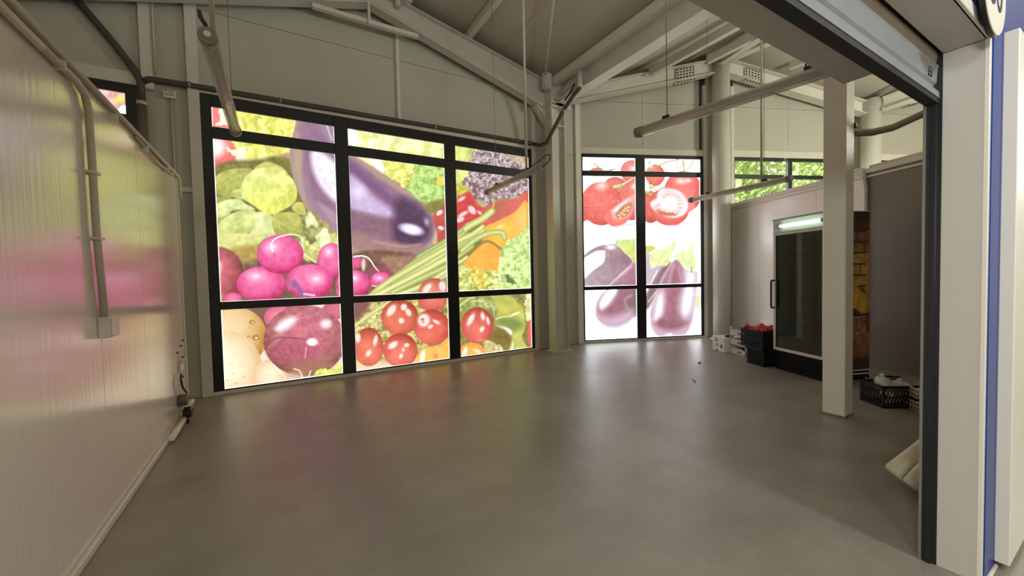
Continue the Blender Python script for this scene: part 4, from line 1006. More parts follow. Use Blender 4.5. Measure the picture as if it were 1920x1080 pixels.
# round columns of the facade
def round_column(a, bo, r, zt_, lab):
    c = W(a, bo); t = thing('round_column', tuple(c), lab, 'column')
    MB().tube([c+Vector((0, 0, 0.0)), c+Vector((0, 0, zt_))], r, 28).build('shaft', PAINT, t)
    MB().tube([c+Vector((0, 0, 0.0)), c+Vector((0, 0, 0.016))], r+0.06, 28).build('base_plate', PAINT, t)
    return c
rc = round_column(2.88, 0.26, 0.165, 5.68, 'white round steel column right of the narrow printed window')
rc2 = round_column(6.39, 0.26, 0.17, 4.95, 'white round column far right above the cold room wall')
def facade_beam(a0, z0, a1, z1, depth0, depth1, lab, plates):
    t = thing('facade_beam', tuple(W((a0+a1)/2, 0.22, (z0+z1)/2)), lab, 'beam')
    MB().ibeam(W(a0, 0.22, z0), W(a1, 0.22, z1), depth0, 0.20, hb=depth1).build('beam', PAINT, t)
    for ac in plates:
        f = (ac-a0)/(a1-a0); zc = z0+(z1-z0)*f; dd = depth0+(depth1-depth0)*f
        sl = (z1-z0)/(a1-a0)
        ex = A2*0.2+Vector((0, 0, sl*0.2)); 
        bolt_plate('splice_plate', t, W(ac, 0.24, zc+dd*0.5), ex, (0, 0, 0.10), B2, 6, 4)
        bolt_plate('splice_plate', t, W(ac, 0.22, zc-0.004), ex, B2*0.085, (0, 0, -1), 6, 2)
    return t
facade_beam(-0.55, 4.56, 2.72, 5.31, 0.26, 0.28, 'white steel beam rising over the narrow printed window to the round column', (2.12,))
facade_beam(3.04, 5.33, 6.3, 4.63, 0.28, 0.27, 'white steel beam falling from the round column to the right', (3.62,))
facade_beam(6.5, 4.68, 9.3, 5.42, 0.27, 0.28, 'white steel beam at the far right over the clear window', (7.5,))
t = thing('cap_bracket', tuple(rc+Vector((0, 0, 5.68))), 'rounded white cap beside the round column head', 'bracket')
q = W(2.62, 0.3, 5.62)
MB().tube([q, q+Vector((0, 0, 0.14))], 0.07, 16).build('drum', PAINT, t); MB().ball(q+Vector((0, 0, 0.14)), (0.07, 0.07, 0.04), 14, 6).build('dome', PAINT, t)
# roof purlins and ties of the second bay
def rod(a, b_, r, lab): tag(MB().tube([a, b_], r, 8).build('tie_rod', PAINT), lab, 'rod')
top = rc+Vector((0, 0, 5.45))
rod(top+Vector((0.0, -0.12, 0.02)), Vector((6.9, 2.2, 5.36)), 0.02, 'thin white tie rod rising right from the round column head')
ridge_b = thing('ridge_beam', tuple(rc+Vector((-0.2, -0.5, 5.5))), 'white steel ridge beam running from the round column towards the opening', 'beam')
MB().ibeam(rc+Vector((-0.06, -0.16, 5.46)), Vector((8.1, 0.7, 5.46)), 0.24, 0.16).build('beam', PAINT, ridge_b)
MB().ibeam(rc+Vector((-0.14, -0.1, 5.42)), Vector((6.1, 1.0, 5.06)), 0.18, 0.14).build('beam', PAINT, ridge_b)
for k, (p, q_, lab) in enumerate((
    ((5.25, 5.75, 5.01), (5.25, 0.7, 5.01), 'white roof purlin next to the long corner beam'),
    ((6.3, 5.2, 5.23), (6.3, 0.7, 5.23), 'white roof purlin halfway up the right-hand roof'),
    ((7.2, 4.6, 5.42), (7.2, 0.7, 5.42), 'white roof purlin left of the round column'),
    ((9.0, 4.0, 5.48), (9.1, 0.7, 5.46), 'white roof purlin right of the round column'))):
    tag(MB().bar(p, q_, 0.09, 0.14).build('purlin', PAINT), lab, 'purlin')
rod(rc2+Vector((0, 0, 4.95)), Vector((10.3, 1.6, 5.2)), 0.03, 'white tie rod rising from the far right column')
for k, (p, q_) in enumerate(((rc2+Vector((0.3, -0.4, 4.92)), (11.2, 0.7, 4.92)),)):
    b2 = thing('valley_beam', tuple(rc2+Vector((0, -0.5, 4.9))), 'white steel valley beam behind the far right column', 'beam')
    MB().ibeam(rc2+Vector((0.0, -0.2, 4.66)), q_, 0.26, 0.2).build('beam', PAINT, b2)

# ================================================================ PIPES AND ELECTRICS ON THE WALLS
pv = YB-0.07
dp = thing('dark_pipe', (1.5, pv, 3.72), 'dark grey pipe running along the wall above the big window', 'pipe')
MB().tube([(-1.24, pv, 3.66), (-1.17, pv, 3.705), (-0.8, pv, 3.715), (4.02, pv, 3.765), (4.065, 5.93, 3.755)], 0.032, 12).build('run', DARKPIPE, dp)
MB().tube([(-1.95, pv, 4.72), (-1.45, pv, 4.02), (-1.30, pv, 3.78), (-1.25, pv, 3.66), (-1.25, pv, 3.4)], 0.036, 12).build('riser', DARKPIPE, dp)
MB().tube([(-1.25, pv, 3.42), (-1.25, pv, 2.3)], 0.042, 12).build('drop', material('grey_drop_pipe', (104, 98, 90), 0.4), dp)
MB().tube([(-1.25, pv, 3.44), (-1.25, pv, 3.40)], 0.048, 12).build('collar', PIPE, dp)
for x in (-0.82, 0.10, 2.19): MB().tube([(x-0.012, pv, 3.72+0.01*(x+0.8)/1), (x+0.012, pv, 3.72+0.01*(x+0.8)/1)], 0.039, 12).build('clamp', STEEL, dp)
dp2 = thing('dark_pipe', (4.14, 5.5, 3.84), 'dark grey pipe slanting across the corner column up to the roof beam', 'pipe')
MB().tube([(4.065, 5.93, 3.755), (4.06, 5.75, 3.68), (4.075, 5.58, 3.675), (4.138, 5.50, 3.843), (4.22, 5.30, 4.13), (4.285, 5.10, 4.331), (4.305, 4.96, 4.40), (4.305, 4.945, 4.43)], 0.034, 12).build('run', DARKPIPE, dp2)
MB().tube([(4.222, 5.295, 4.136), (4.232, 5.265, 4.166)], 0.043, 12).build('clamp', STEEL, dp2)
MB().tube([(4.305, 4.943, 4.41), (4.305, 4.943, 4.655)], 0.042, 14).build('sleeve', PAINT, dp2)
wc = thing('roof_cables', (4.28, 5.2, 4.45), 'loose pale cables looping below the beam beside the corner column', 'cable')
MB().tube([(4.24, 5.56, 4.44), (4.26, 5.44, 4.41), (4.29, 5.28, 4.43), (4.30, 5.10, 4.50), (4.30, 5.05, 4.56), (4.30, 5.12, 4.60), (4.29, 5.28, 4.56), (4.28, 5.45, 4.50)], 0.012, 8).build('cable', PIPE, wc)
MB().tube([(4.28, 5.48, 4.54), (4.29, 5.3, 4.52), (4.30, 5.08, 4.55)], 0.010, 8).build('cable', PIPE, wc)
MB().tube([(4.27, 5.3, 4.33), (4.29, 5.16, 4.42), (4.30, 5.08, 4.53)], 0.014, 8).build('cable', CABLE, wc)

bx = thing('wall_box', (-1.0, pv, 3.56), 'small pale box with dark lettering on the wall left of the big window', 'box')
MB().box(-1.065, -0.955, YB-0.06, YB, 3.535, 3.63).build('case', PLASTIC, bx, 0.006)
MB().tube([(-1.0, YB-0.02, 3.54), (-1.0, YB-0.02, 2.3)], 0.011, 8).build('conduit', PIPE, bx)
lm = MB()
for k, (x0, x1) in enumerate(((-1.055, -1.02), (-1.01, -0.985), (-0.98, -0.966))): lm.box(x0, x1, YB-0.0625, YB-0.06, 3.615, 3.622)
for k, (x0, x1) in enumerate(((-1.05, -1.03), (-1.022, -0.995), (-0.99, -0.965))): lm.box(x0, x1, YB-0.0625, YB-0.06, 3.592, 3.598)
for k in range(5): lm.box(-1.05+0.018*k, -1.038+0.018*k, YB-0.0625, YB-0.06, 3.565, 3.574)
lm.build('lettering', CABLE, bx)['kind'] = 'stuff'
tag(MB().tube([(-1.12, YB-0.07, 3.79), (-1.12, YB-0.07, 5.05)], 0.012, 8).build('conduit', PIPE), 'thin pale conduit beside the left pilaster', 'conduit')

# conduits on the left partition
cd = thing('conduit', (XL, 3.12, 1.15), 'pale conduit dropping down the left partition to a junction box', 'conduit')
xo = XL+0.024
MB().tube([(xo, 2.6, 2.47), (xo, 2.95, 2.47), (xo, 3.06, 2.44), (xo, 3.10, 2.36), (xo, 3.11, 1.7), (xo, 3.16, 1.2)], 0.018, 10).build('tube', PIPE, cd)
for z in (2.03, 1.66): MB().box(XL, XL+0.046, 3.085, 3.155, z-0.008, z+0.008).build('clip', PLASTIC, cd)
jb = thing('junction_box', (XL+0.03, 3.19, 1.15), 'square white junction box at the foot of the conduit on the left partition', 'box')
MB().box(XL, XL+0.055, 3.125, 3.255, 1.09, 1.21).build('case', PLASTIC, jb, 0.006)
MB().box(XL+0.055, XL+0.062, 3.13, 3.25, 1.095, 1.205).build('lid', PLASTIC, jb, 0.004)
tc_ = thing('cable_run', (XL, 3.0, 2.5), 'two pale conduits clipped along the top edge of the left partition', 'conduit')
MB().tube([(xo, 0.6, 2.475), (xo, 2.6, 2.47)], 0.018, 10).build('tube', PIPE, tc_)
MB().tube([(XL+0.02, 0.6, 2.535), (XL+0.02, 5.40, 2.525), (XL+0.02, 5.45, 2.48), (XL+0.02, 5.455, 2.3)], 0.017, 10).build('tube', PIPE, tc_)
MB().tube([(XL-0.03, 0.6, 2.60), (XL-0.03, 2.7, 2.60), (XL-0.03, 2.75, 2.58)], 0.02, 10).build('tube', PIPE, tc_)
MB().tube([(XL+0.018, 4.0, 2.50), (XL+0.018, 4.6, 2.46), (XL+0.018, 5.2, 2.49)], 0.010, 8).build('tube', PIPE, tc_)
for y in (1.6, 2.2, 2.78, 3.5, 4.2, 4.9): MB().box(XL, XL+0.044, y-0.006, y+0.006, 2.448, 2.496).build('clip', PLASTIC, tc_)

# loose fittings in the far left corner
fx = thing('loose_socket', (XL+0.08, 5.0, 0.2), 'loose grey socket with a black cable at the foot of the left partition', 'socket')
MB().tube([(XL, 5.0, 0.235), (XL+0.075, 5.0, 0.235)], 0.055, 16).build('round_box', material('grey_plastic', (92, 88, 80), 0.5), fx)
MB().tube([(XL+0.03, 5.02, 0.49), (XL+0.035, 4.97, 0.44), (XL+0.04, 5.0, 0.36), (XL+0.05, 5.12, 0.27), (XL+0.04, 5.22, 0.19), (XL+0.04, 5.25, 0.15)], 0.009, 8).build('cable', CABLE, fx)
MB().box(XL+0.02, XL+0.10, 5.02, 5.18, 0.15, 0.19).build('white_block', PLASTIC, fx, 0.006)
MB().box(XL+0.03, XL+0.10, 4.98, 5.12, 0.05, 0.14).build('plug', CABLE, fx, 0.008)
MB().tube([(XL+0.07, 4.98, 0.06), (XL+0.07, 4.98, 0.0)], 0.012, 8).build('pin', CABLE, fx)
sw = thing('wall_socket', (XL+0.02, 5.12, 0.58), 'small white fitting above the loose black cable', 'socket')
MB().box(XL, XL+0.022, 5.07, 5.20, 0.50, 0.58).build('plate', PLASTIC, sw, 0.004)
MB().tube([(XL+0.02, 5.10, 0.6), (XL+0.035, 5.18, 0.605), (XL+0.02, 5.24, 0.585)], 0.01, 8).build('clip', PLASTIC, sw)
hm = MB()
for y, z in ((5.05, 0.70), (5.22, 0.745), (5.33, 0.79), (5.27, 0.62), (5.25, 0.42)): hm.tube([(XL+0.004, y, z), (XL+0.014, y, z)], 0.011, 8)
hm.build('screw_heads', CABLE, sw)['kind'] = 'stuff'
tag(MB().tube([(XL+0.05, 4.42, 0.045), (XL+0.045, 4.95, 0.055)], 0.024, 10).build('conduit_offcut', PLASTIC), 'white conduit offcut lying along the foot of the left partition', 'conduit')
tag(MB().tube([(XL+0.03, 5.30, 0.2), (XL+0.05, 5.31, 0.12), (XL+0.04, 5.29, 0.06)], 0.006, 6).build('cable_end', CABLE), 'short black cable end near the partition corner', 'cable')

# ================================================================ HANGING TUBE LAMPS
def cover_material():
    M = material('tube_cover', (206, 198, 190), 0.12, spec=0.6)
    p = M.node_tree.nodes['Principled BSDF']; p.inputs['Alpha'].default_value = 0.55
    return M
COVER = cover_material()
TRAY = material('lamp_tray', (150, 144, 138), 0.3, metal=0.2)
TUBE = material('fluorescent_tube', (206, 204, 196), 0.3)
CAP = material('lamp_cap_grey', (132, 126, 116), 0.45)
def tube_lamp(L, r):
    t = thing('tube_lamp', (0, 0, 0), '', 'lamp')
    MB().tube([(0, 0, 0), (0, L, 0)], r, 20).build('tube_cover', COVER, t, local=True)
    MB().box(-r*0.72, r*0.72, 0.04, L-0.04, r*0.25, r*0.5).build('tray', TRAY, t, local=True)
    MB().tube([(0, 0.05, -r*0.15), (0, L-0.05, -r*0.15)], r*0.34, 10).build('fluorescent_tube', TUBE, t, local=True)
    for y0, y1 in ((-0.035, 0.02), (L-0.02, L+0.035)): MB().tube([(0, y0, 0), (0, y1, 0)], r*1.06, 20).build('end_cap', CAP, t, local=True)
    for y in (0.26, L-0.26): MB().box(-0.012, 0.012, y-0.03, y+0.03, r*0.9, r+0.022).build('hanger', CABLE, t, local=True)
    return t
first = None
LAMPS = (((-0.238, 2.29, 2.52), 0, 1.28, 'clear tube lamp seen end-on, hanging at the left in front of the big window'),
         ((2.40, 3.42, 2.52), -0.035, 1.28, 'slim tube lamp hanging before the right part of the big window'),
         ((3.18, 1.02, 2.70), 0.16, 1.55, 'long tube lamp hanging highest, its right end behind the shutter box'),
         ((4.92, 2.20, 2.40), -0.10, 1.27, 'tube lamp hanging lowest in front of the cold room wall'))
lamp0 = tube_lamp(1.28, 0.036)
for k, (loc, rz, L, lab) in enumerate(LAMPS):
    r = 0.036 if k < 2 else 0.046 if k == 2 else 0.036
    if k == 0: o = lamp0
    elif k == 2: o = tube_lamp(L, r)
    else: o = dup(lamp0, loc)
    o.location = loc; o.rotation_euler = (0, 0, rz); o['label'] = lab; o['group'] = 'hanging tube lamps'
    WORLD[o.name] = tuple(loc)
def hang(kind, lamp, y, r, lab, mat=PIPE, ztop=None, dx=0.0):
    loc, rz, L, _ = LAMPS[lamp]
    p = Vector(loc)+Vector((-math.sin(rz)*y+dx, math.cos(rz)*y, 0.04))
    zt_ = ztop if ztop else (RZ(p.x) if p.x < 4.3 else 5.0)
    tag(MB().tube([p, (p.x, p.y, zt_)], r, 8).build(kind, mat), lab, 'rod' if kind == 'hanging_rod' else 'wire')
WIRE = material('thin_wire', (120, 112, 98), 0.4)
hang('hanging_rod', 0, 0.06, 0.011, 'pale rod carrying the near end of the clear tube lamp at left', dx=0.012)
hang('hanging_wire', 0, 1.1, 0.002, 'thin wire at the far end of the clear tube lamp at left', WIRE)
hang('hanging_rod', 1, 0.26, 0.014, 'pale rod hanging down to the slim tube lamp by the corner column')
hang('hanging_wire', 1, 1.02, 0.003, 'thin wire at the far end of the slim tube lamp', WIRE)
hang('hanging_wire', 2, 1.28, 0.004, 'thin wire at the far end of the highest tube lamp', WIRE)
hang('hanging_wire', 2, 0.28, 0.005, 'dark wire near the shutter box end of the highest tube lamp', CABLE)
hang('hanging_rod', 3, 0.3, 0.013, 'pale rod hanging down to the lowest tube lamp')
hang('hanging_wire', 3, 0.27, 0.003, 'thin wire next to the rod of the lowest tube lamp', WIRE)
hang('hanging_wire', 3, 1.02, 0.003, 'thin wire at the far end of the lowest tube lamp', WIRE)
tag(MB().tube([(4.9, 1.9, 4.95), (4.9, 1.9, 3.45)], 0.03, 10).build('conduit', PIPE), 'short pale pipe hanging from the roof behind the highest tube lamp', 'pipe')
lk = thing('lamp_cable', (2.42, 3.4, 2.6), 'black cable looping from the slim tube lamp end', 'cable')
MB().tube([(2.43, 3.75, 2.565), (2.43, 3.5, 2.60), (2.44, 3.36, 2.64), (2.44, 3.29, 2.63), (2.44, 3.28, 2.58), (2.43, 3.33, 2.545), (2.42, 3.385, 2.53)], 0.006, 8).build('cable', CABLE, lk)
hk = thing('lamp_cable', (-0.25, 2.28, 2.6), 'black hook of cable on the near end of the clear tube lamp', 'cable')
MB().tube([(-0.238, 2.275, 2.53), (-0.245, 2.265, 2.57), (-0.262, 2.27, 2.60), (-0.268, 2.29, 2.635)], 0.009, 8).build('cable', CABLE, hk)
MB().tube([(-0.238, 2.262, 2.52), (-0.238, 2.245, 2.522)], 0.014, 12).build('gland', PLASTIC, hk)
tag(MB().tube([(4.62, 1.60, 2.685), (4.70, 1.55, 2.66), (4.85, 1.46, 2.665), (5.0, 1.36, 2.70), (5.12, 1.18, 2.79), (5.2, 0.95, 2.86)], 0.033, 10).build('bent_pipe', material('grey_hose', (130, 118, 104), 0.45)), 'grey hose bending away from the square column to the right', 'pipe')

# ================================================================ ROLLER SHUTTER
sh = thing('roller_shutter', (1.0, 0.57, 2.13), 'grey roller shutter almost fully raised at the top right', 'shutter')
SLAT = material('shutter_grey', (150, 152, 154), 0.38, metal=0.25, noise=0.04, nscale=12)
SLATB = material('shutter_beige', (168, 158, 140), 0.4, metal=0.15)
RUB = material('rubber_seal', (24, 24, 26), 0.5)
RAIL = material('dark_guide_rail', (40, 42, 48), 0.3, metal=0.3)
x0, x1 = -0.85, XJ-0.012
def profile(n, pts, mat):                                        # profile in (y, z) pushed along the opening
    return MB().prism([(x0, y, z) for y, z in pts], (x1-x0, 0, 0)).build(n, mat, sh)
profile('rubber_seal', [(0.548, 2.128), (0.59, 2.128), (0.59, 2.150), (0.548, 2.150)], RUB)
profile('bottom_bar', [(0.545, 2.150), (0.592, 2.150), (0.592, 2.215), (0.565, 2.215), (0.565, 2.192), (0.548, 2.180)], SLAT)
profile('slat', [(0.572, 2.205), (0.58, 2.205), (0.58, 2.30), (0.552, 2.30), (0.548, 2.292), (0.552, 2.284), (0.556, 2.22)], SLAT)
profile('slat', [(0.572, 2.300), (0.58, 2.300), (0.58, 2.38), (0.57, 2.38), (0.556, 2.36), (0.553, 2.335), (0.558, 2.305)], SLATB)
profile('slat', [(0.572, 2.39), (0.58, 2.39), (0.58, 2.47), (0.57, 2.47), (0.556, 2.45), (0.553, 2.425), (0.558, 2.395)], SLATB)
MB().box(x0, x1, 0.5405, 0.575, 2.372, 2.41).build('gap_shade_strip', RUB, sh)  # dark strip standing in for the shade in the gap below the lintel
MB().box(x1, XJ+0.06, 0.5405, 0.60, 2.36, 2.75).build('end_plate', RAIL, sh)
MB().box(-0.9, 2.692, 0.60, 0.936, 2.40, 2.75).build('shutter_box', GYPS, sh, 0.004)
MB().box(XJ-0.002, XJ+0.03, 0.541, 0.556, 0.0, 2.40).build('guide_rail', RAIL, sh)
MB().box(XJ-0.015, XJ+0.03, 0.556, 0.572, 0.0, 2.36).build('rail_lip', RAIL, sh)
MB().box(XJ-0.004, XJ+0.03, 0.572, 0.588, 0.0, 2.36).build('rail_groove', RUB, sh)
MB().box(XJ-0.010, XJ+0.03, 0.588, 0.598, 0.0, 2.36).build('rail_edge', material('rail_edge_pale', (130, 130, 122), 0.4, metal=0.3), sh)
st = MB()
y_ = 0.5535
for (a, b_, c, d) in ((2.455, 2.50, 2.228, 2.232), (2.455, 2.50, 2.262, 2.266), (2.455, 2.459, 2.228, 2.266), (2.496, 2.50, 2.228, 2.266), (2.466, 2.49, 2.245, 2.249)):
    st.box(a, b_, y_-0.001, y_+0.004, c, d)
st.build('maker_plate', CABLE, sh)
MB().tube([(1.27+0.03*math.cos(k*0.524), 0.552, 2.235+0.03*math.sin(k*0.524)) for k in range(13)], 0.003, 6).build('lock_ring', RUB, sh)

# round number sign on the fascia
sg = thing('number_sign', (2.45, 0.37, 2.475), 'round white number sign with dark rim hanging at the top right corner', 'sign')
cx_, cz_, rr = 2.445, 2.472, 0.172
MB().tube([(cx_, 0.388, cz_), (cx_, 0.372, cz_)], rr, 48).build('rim', CABLE, sg)
MB().tube([(cx_, 0.374, cz_), (cx_, 0.368, cz_)], rr-0.002, 48).build('face', WHITE, sg)
MB().tube([(cx_, 0.392, cz_+0.1), (cx_, YO, cz_+0.1)], 0.012, 8).build('stud', CABLE, sg)
NAVY = material('navy_print', (38, 34, 66), 0.5)
def digit(chars, cx0, z0, h, par):
    fc = bpy.data.curves.new('digits', 'FONT'); fc.body = chars; fc.size = h; fc.extrude = 0.001; fc.align_x = 'CENTER'
    o = bpy.data.objects.new('digits', fc); COL.objects.link(o)
    bpy.context.view_layer.update()
    me = bpy.data.meshes.new_from_object(o.evaluated_get(bpy.context.evaluated_depsgraph_get()))
    bpy.data.objects.remove(o, do_unlink=True)
    off = Vector(WORLD[par.name])
    for v in me.vertices:
        p = v.co.copy(); v.co = Vector((cx0+p.x, 0.3675-p.z, z0+p.y))-off
    me.materials.clear(); me.materials.append(NAVY)
    d = bpy.data.objects.new('digits', me); COL.objects.link(d); d.parent = par
digit('80', cx_, cz_-0.072, 0.22, sg)

# ================================================================ FRIDGE
FA0, FA1, FB0, FB1, FH = 1.927, 2.563, 2.62, 3.40, 2.085
fr = thing('display_fridge', tuple(W((FA0+FA1)/2, (FB0+FB1)/2, 0)), 'tall display fridge with glass door and lit header behind the square column', 'fridge')
FBODY = material('fridge_white', (196, 190, 176), 0.4)
FDARK = material('fridge_black', (15, 14, 13), 0.6, spec=0.15)
def fbox(n, a0, a1, b0, b1, z0, z1, mat, par=fr, bev=0.004): return wbox(MB(), a0, a1, b0, b1, z0, z1).build(n, mat, par, bev)
body = MB()
for q in ((FA0+0.05, FA1, FB0, FB0+0.045, 0.27, FH), (FA0+0.05, FA1, FB1-0.045, FB1, 0.05, FH), (FA1-0.05, FA1, FB0+0.045, FB1-0.045, 0.27, FH), (FA0+0.05, FA1-0.05, FB0+0.045, FB1-0.045, 0.27, 0.33), (FA0+0.08, FA1-0.05, FB0+0.045, FB1-0.045, 1.88, 1.92), (FA0+0.005, FA1, FB0, FB1, FH-0.025, FH)):
    wbox(body, *q)
body.build('cabinet', FBODY, fr)
fbox('back_panel', FA1, FA1+0.012, FB0+0.01, FB1-0.01, 0.02, FH-0.03, FDARK)
fbox('liner', FA1-0.075, FA1-0.055, FB0+0.05, FB1-0.05, 0.34, 1.87, material('fridge_liner', (70, 76, 66), 0.6))
for z in (0.62, 0.95, 1.28, 1.58):
    s_ = MB()
    for k in range(12): s_.tube([W(FA0+0.12+0.04*k, FB0+0.06, z), W(FA0+0.12+0.04*k, FB1-0.06, z)], 0.004, 6, smooth=False)
    s_.build('wire_shelf', FDARK, fr)
base_ = fbox('base', FA0+0.03, FA1, FB0, FB1-0.05, 0.0, 0.27, FDARK)
for k in range(6): wbox(MB(), FA0+0.012, FA0+0.032, FB0+0.03, FB1-0.04, 0.035+0.036*k, 0.052+0.036*k).build('grille_slat', FDARK, fr)
dr_ = MB()
for q in ((FB0, FB1, 1.862, 1.895), (FB0, FB1, 0.272, 0.312), (FB0, FB0+0.04, 0.312, 1.862), (FB1-0.04, FB1, 0.312, 1.862)): wbox(dr_, FA0, FA0+0.045, *q)
door = dr_.build('door', FBODY, fr)
def fridge_glass():
    M = bpy.data.materials.new('tinted_door_glass'); M.use_nodes = True
    nt = M.node_tree; nt.nodes.clear()
    out = nt.nodes.new('ShaderNodeOutputMaterial'); mix = nt.nodes.new('ShaderNodeMixShader')
    tr = nt.nodes.new('ShaderNodeBsdfTransparent'); gl = nt.nodes.new('ShaderNodeBsdfGlossy'); fr_ = nt.nodes.new('ShaderNodeLayerWeight')
    tr.inputs[0].default_value = (0.35, 0.4, 0.36, 1); gl.inputs['Roughness'].default_value = 0.05; fr_.inputs[0].default_value = 0.25
    nt.links.new(fr_.outputs[1], mix.inputs[0]); nt.links.new(tr.outputs[0], mix.inputs[1]); nt.links.new(gl.outputs[0], mix.inputs[2]); nt.links.new(mix.outputs[0], out.inputs[0])
    return M
g_ = wbox(MB(), FA0+0.014, FA0+0.022, FB0+0.038, FB1-0.038, 0.308, 1.866).build('door_glass', fridge_glass(), fr)
sl = MB()
for q in ((FB0+0.038, FB0+0.046, 0.312, 1.862), (FB1-0.046, FB1-0.038, 0.312, 1.862), (FB0+0.04, FB1-0.04, 1.854, 1.862), (FB0+0.04, FB1-0.04, 0.312, 0.32)): wbox(sl, FA0+0.002, FA0+0.012, *q)
sl.build('door_seal', RUB, fr)
hp = [W(FA0+0.01, FB0+0.016, 1.24), W(FA0-0.038, FB0+0.012, 1.24), W(FA0-0.044, FB0+0.012, 1.21), W(FA0-0.044, FB0+0.012, 0.89), W(FA0-0.038, FB0+0.012, 0.86), W(FA0+0.01, FB0+0.016, 0.86)]
MB().tube(hp, 0.014, 10).build('handle', CABLE, fr)
# lit header: open tray with a tube
hd = MB()
wbox(hd, FA0+0.05, FA0+0.06, FB0+0.02, FB1-0.02, 1.90, FH-0.02); wbox(hd, FA0, FA0+0.05, FB0, FB0+0.018, 1.895, FH-0.02); wbox(hd, FA0, FA0+0.05, FB1-0.018, FB1, 1.895, FH-0.02)
hd.build('header', FBODY, fr)
wbox(MB(), FA0-0.006, FA0+0.05, FB0-0.01, FB1, FH-0.022, FH).build('header_trim', STEEL, fr)
wbox(MB(), FA0-0.006, FA0+0.05, FB0-0.01, FB1, 1.895, 1.905).build('header_trim', STEEL, fr)
TL = material('lit_tube', (230, 255, 248), 0.4, emit=((214, 255, 242), 5.0))
MB().tube([W(FA0+0.022, FB0+0.09, 1.985), W(FA0+0.022, FB1-0.07, 1.985)], 0.018, 12).build('lamp_tube', TL, fr)
for bb in ((FB0+0.06, FB0+0.09), (FB1-0.07, FB1-0.04)): wbox(MB(), FA0+0.006, FA0+0.04, bb[0], bb[1], 1.96, 2.01).build('lamp_holder', FDARK, fr)
HP = material('header_cover', (226, 240, 234), 0.1); HP.node_tree.nodes['Principled BSDF'].inputs['Alpha'].default_value = 0.25
wbox(MB(), FA0, FA0+0.004, FB0+0.018, FB1-0.018, 1.906, FH-0.023).build('header_cover', HP, fr)
# printed side panel: a flat print of bricks, lemons and lettering
def paint_side(X, Y):
    c = Print(X, Y, (128, 92, 56))
    c.poly([(1590, 395), (1630, 395), (1630, 420), (1590, 425)], (44, 26, 22), sm=False, tex=20)
    c.poly([(1590, 420), (1630, 415), (1630, 432), (1590, 436)], (72, 44, 34), sm=False, tex=30, ts=5)
    c.poly([(1590, 434), (1630, 432), (1630, 455), (1590, 456)], (104, 72, 46), sm=False, tex=30, ts=6)
    c.poly([(1590, 454), (1630, 454), (1630, 475), (1590, 474)], (120, 86, 52), sm=False, tex=30, ts=6)
    c.poly([(1590, 474), (1630, 474), (1630, 600), (1590, 600)], (158, 122, 58), sm=False, tex=30, ts=8)
    for y in (412, 433, 454, 474, 495, 516): c.line([(1596, y), (1623, y)], 2.4, (38, 22, 10), 0.8)
    for x, y in ((1621, 464), (1607, 444), (1613, 506), (1608, 424)): c.line([(x, y-9), (x+0.5, y+9)], 1.4, (48, 28, 12), 0.8)
    c.line([(1598, 541), (1610, 537), (1623, 536)], 2.4, (40, 26, 10), 0.8)
    c.poly([(1608, 541), (1618, 540), (1624, 548), (1623, 562), (1616, 556), (1610, 548)], (62, 60, 34), soft=2, tex=30, ts=4)
    c.ell(1598, 565, 22, 30, (200, 156, 58), (170, 120, 40), tex=16)
    c.ell(1617, 570, 10, 22, (188, 150, 60), (160, 118, 46), tex=16)
    c.poly([(1590, 582), (1604, 578), (1614, 588), (1630, 586), (1630, 604), (1590, 606)], (66, 38, 26), soft=1.5, sm=False)
    c.poly([(1590, 600), (1630, 592), (1630, 622), (1590, 634)], (104, 56, 42), soft=1, sm=False)
    for P in ([(1594, 597), (1622, 593)], [(1594, 630), (1622, 621)]): c.line(P, 1.8, (196, 160, 128), 0.7)
    for P in ([(1600, 600), (1600, 625)], [(1600, 600), (1604, 601), (1605, 608), (1601, 612)], [(1601, 612), (1606, 624)],   # R
              [(1608, 623), (1611, 598), (1615, 621)], [(1609, 613), (1613, 612)],                                             # A
              [(1622, 599), (1618, 597), (1617, 608), (1618, 619), (1622, 619), (1622, 609), (1620, 609)]):                     # G
        c.line(P, 2.0, (206, 166, 132), 0.6, sm=False); c.line(P, 0.8, (92, 44, 34), 0.4, sm=False)
    c.poly([(1590, 634), (1630, 622), (1630, 680), (1590, 690)], (134, 86, 60), soft=1.5, sm=False, tex=26, ts=9)
    c.ell(1604, 668, 12, 16, (126, 56, 40), glow=True)
    c.ell(1603, 678, 10, 8, (96, 30, 26), glow=True)
    c.poly([(1590, 674), (1630, 668), (1630, 700), (1590, 702)], (58, 52, 36), soft=4, sm=False, tex=16)
    return c.C
